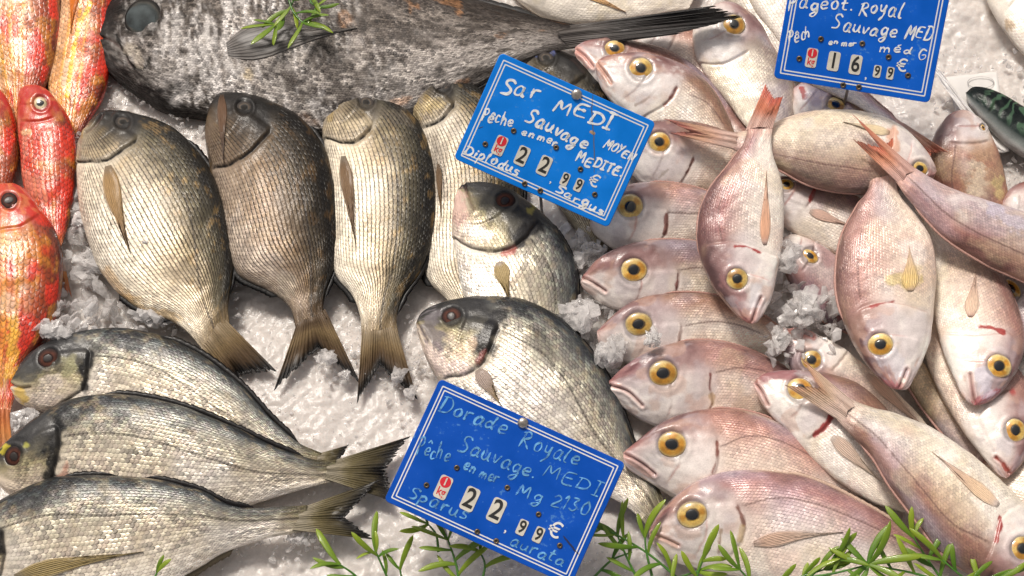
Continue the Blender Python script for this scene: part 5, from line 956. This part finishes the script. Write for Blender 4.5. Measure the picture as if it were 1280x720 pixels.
sprig('samphire sprig poking out from beneath the faded sign', [([(575,735),(570,705),(560,675)], .03,.038, [(.2,-60,34),(.5,-70,40),(.6,60,50),(.8,-75,36),(1,-60,44),(1,-20,30),(.3,40,46),(1,60,40)]), ([(600,735),(606,705),(600,690)], .03,.036, [(.6,50,40),(1,-35,34),(1,30,30),(1,75,44)]), ([(548,690),(545,668),(535,655)],.03,.034,[(1,-40,34),(1,5,28),(1,-90,34)])], 3)
sprig('single samphire leaf pair resting on the lowest gilthead', [([(186,740),(192,725),(196,716)], .046,.05, [(1,10,22),(1,-25,20)])], 4)
sprig('samphire sprig between the faded sign corner and the bottom bream', [
  ([(850,725),(810,692),(770,668),(752,660)], .03,.036, [(.15,40,34),(.3,-45,40),(.45,50,36),(.6,-40,48),(.75,45,40),(.85,-50,34),(1,30,36),(1,-15,34),(1,-60,30)]),
  ([(800,730),(785,700),(772,670)], .026,.034, [(.3,-50,34),(.5,45,32),(.7,-40,36),(1,-20,46),(1,20,42)]), ([(740,724),(765,700),(790,690)],.02,.02,[(.3,50,36),(.6,-40,34)]),
  ([(815,720),(808,690),(806,672)],.03,.036,[(1,-20,28),(1,15,46)])], 5)
sprig('tangled samphire along the bottom edge under the large bream', [
  ([(870,740),(872,718),(878,702)], .04,.05, [(.5,-50,34),(1,-10,44),(1,40,26)]), ([(830,738),(850,722),(872,714)],.035,.045,[(.3,-50,34),(.6,45,30),(1,10,40),(1,-50,30),(1,50,34)]),
  ([(945,740),(935,724),(925,712)], .045,.056, [(.5,50,36),(1,25,44),(1,-10,36),(1,-60,34)])], 6)
sprig('leafy samphire rosette lying on the large bottom bream tail', [
  ([(1000,724),(1045,716),(1085,706)], .062,.066, [(.1,-40,40),(.3,45,36),(.5,-60,44),(.7,50,36),(1,70,44),(1,110,34),(1,35,40),(1,0,58),(1,-35,52),(1,-70,48),(1,165,60),(1,-165,44),(1,-130,40)]),
  ([(1180,728),(1140,716),(1085,706)], .06,.066, [(.2,-40,40),(.4,40,44),(.55,-50,38),(.7,35,36)])], 7)
sprig('samphire sprig with upright tips left of the rosette', [
  ([(960,742),(990,725),(1030,712)], .05,.06, auto(3, 38, 3)), ([(1000,742),(1012,722),(1040,700)], .052,.064, auto(3, 38, 4))], 11)
sprig('samphire sprig in the bottom right corner under the front bream', [
  ([(1190,745),(1215,728),(1250,722)], .06,.064, auto(5, 40, 7))], 13)
sprig('samphire sprig climbing the back of the front right bream', [
  ([(1185,735),(1160,700),(1142,672)], .045,.05, [(.1,-50,40),(.25,45,44),(.45,-40,36),(.6,60,40),(.8,-45,34),(1,-15,46),(1,15,34),(1,50,24)]), ([(1240,740),(1205,722),(1178,700)], .05,.055, [(.2,40,40),(.4,-50,34),(.7,30,30),(1,-40,34),(1,20,48)])], 8)
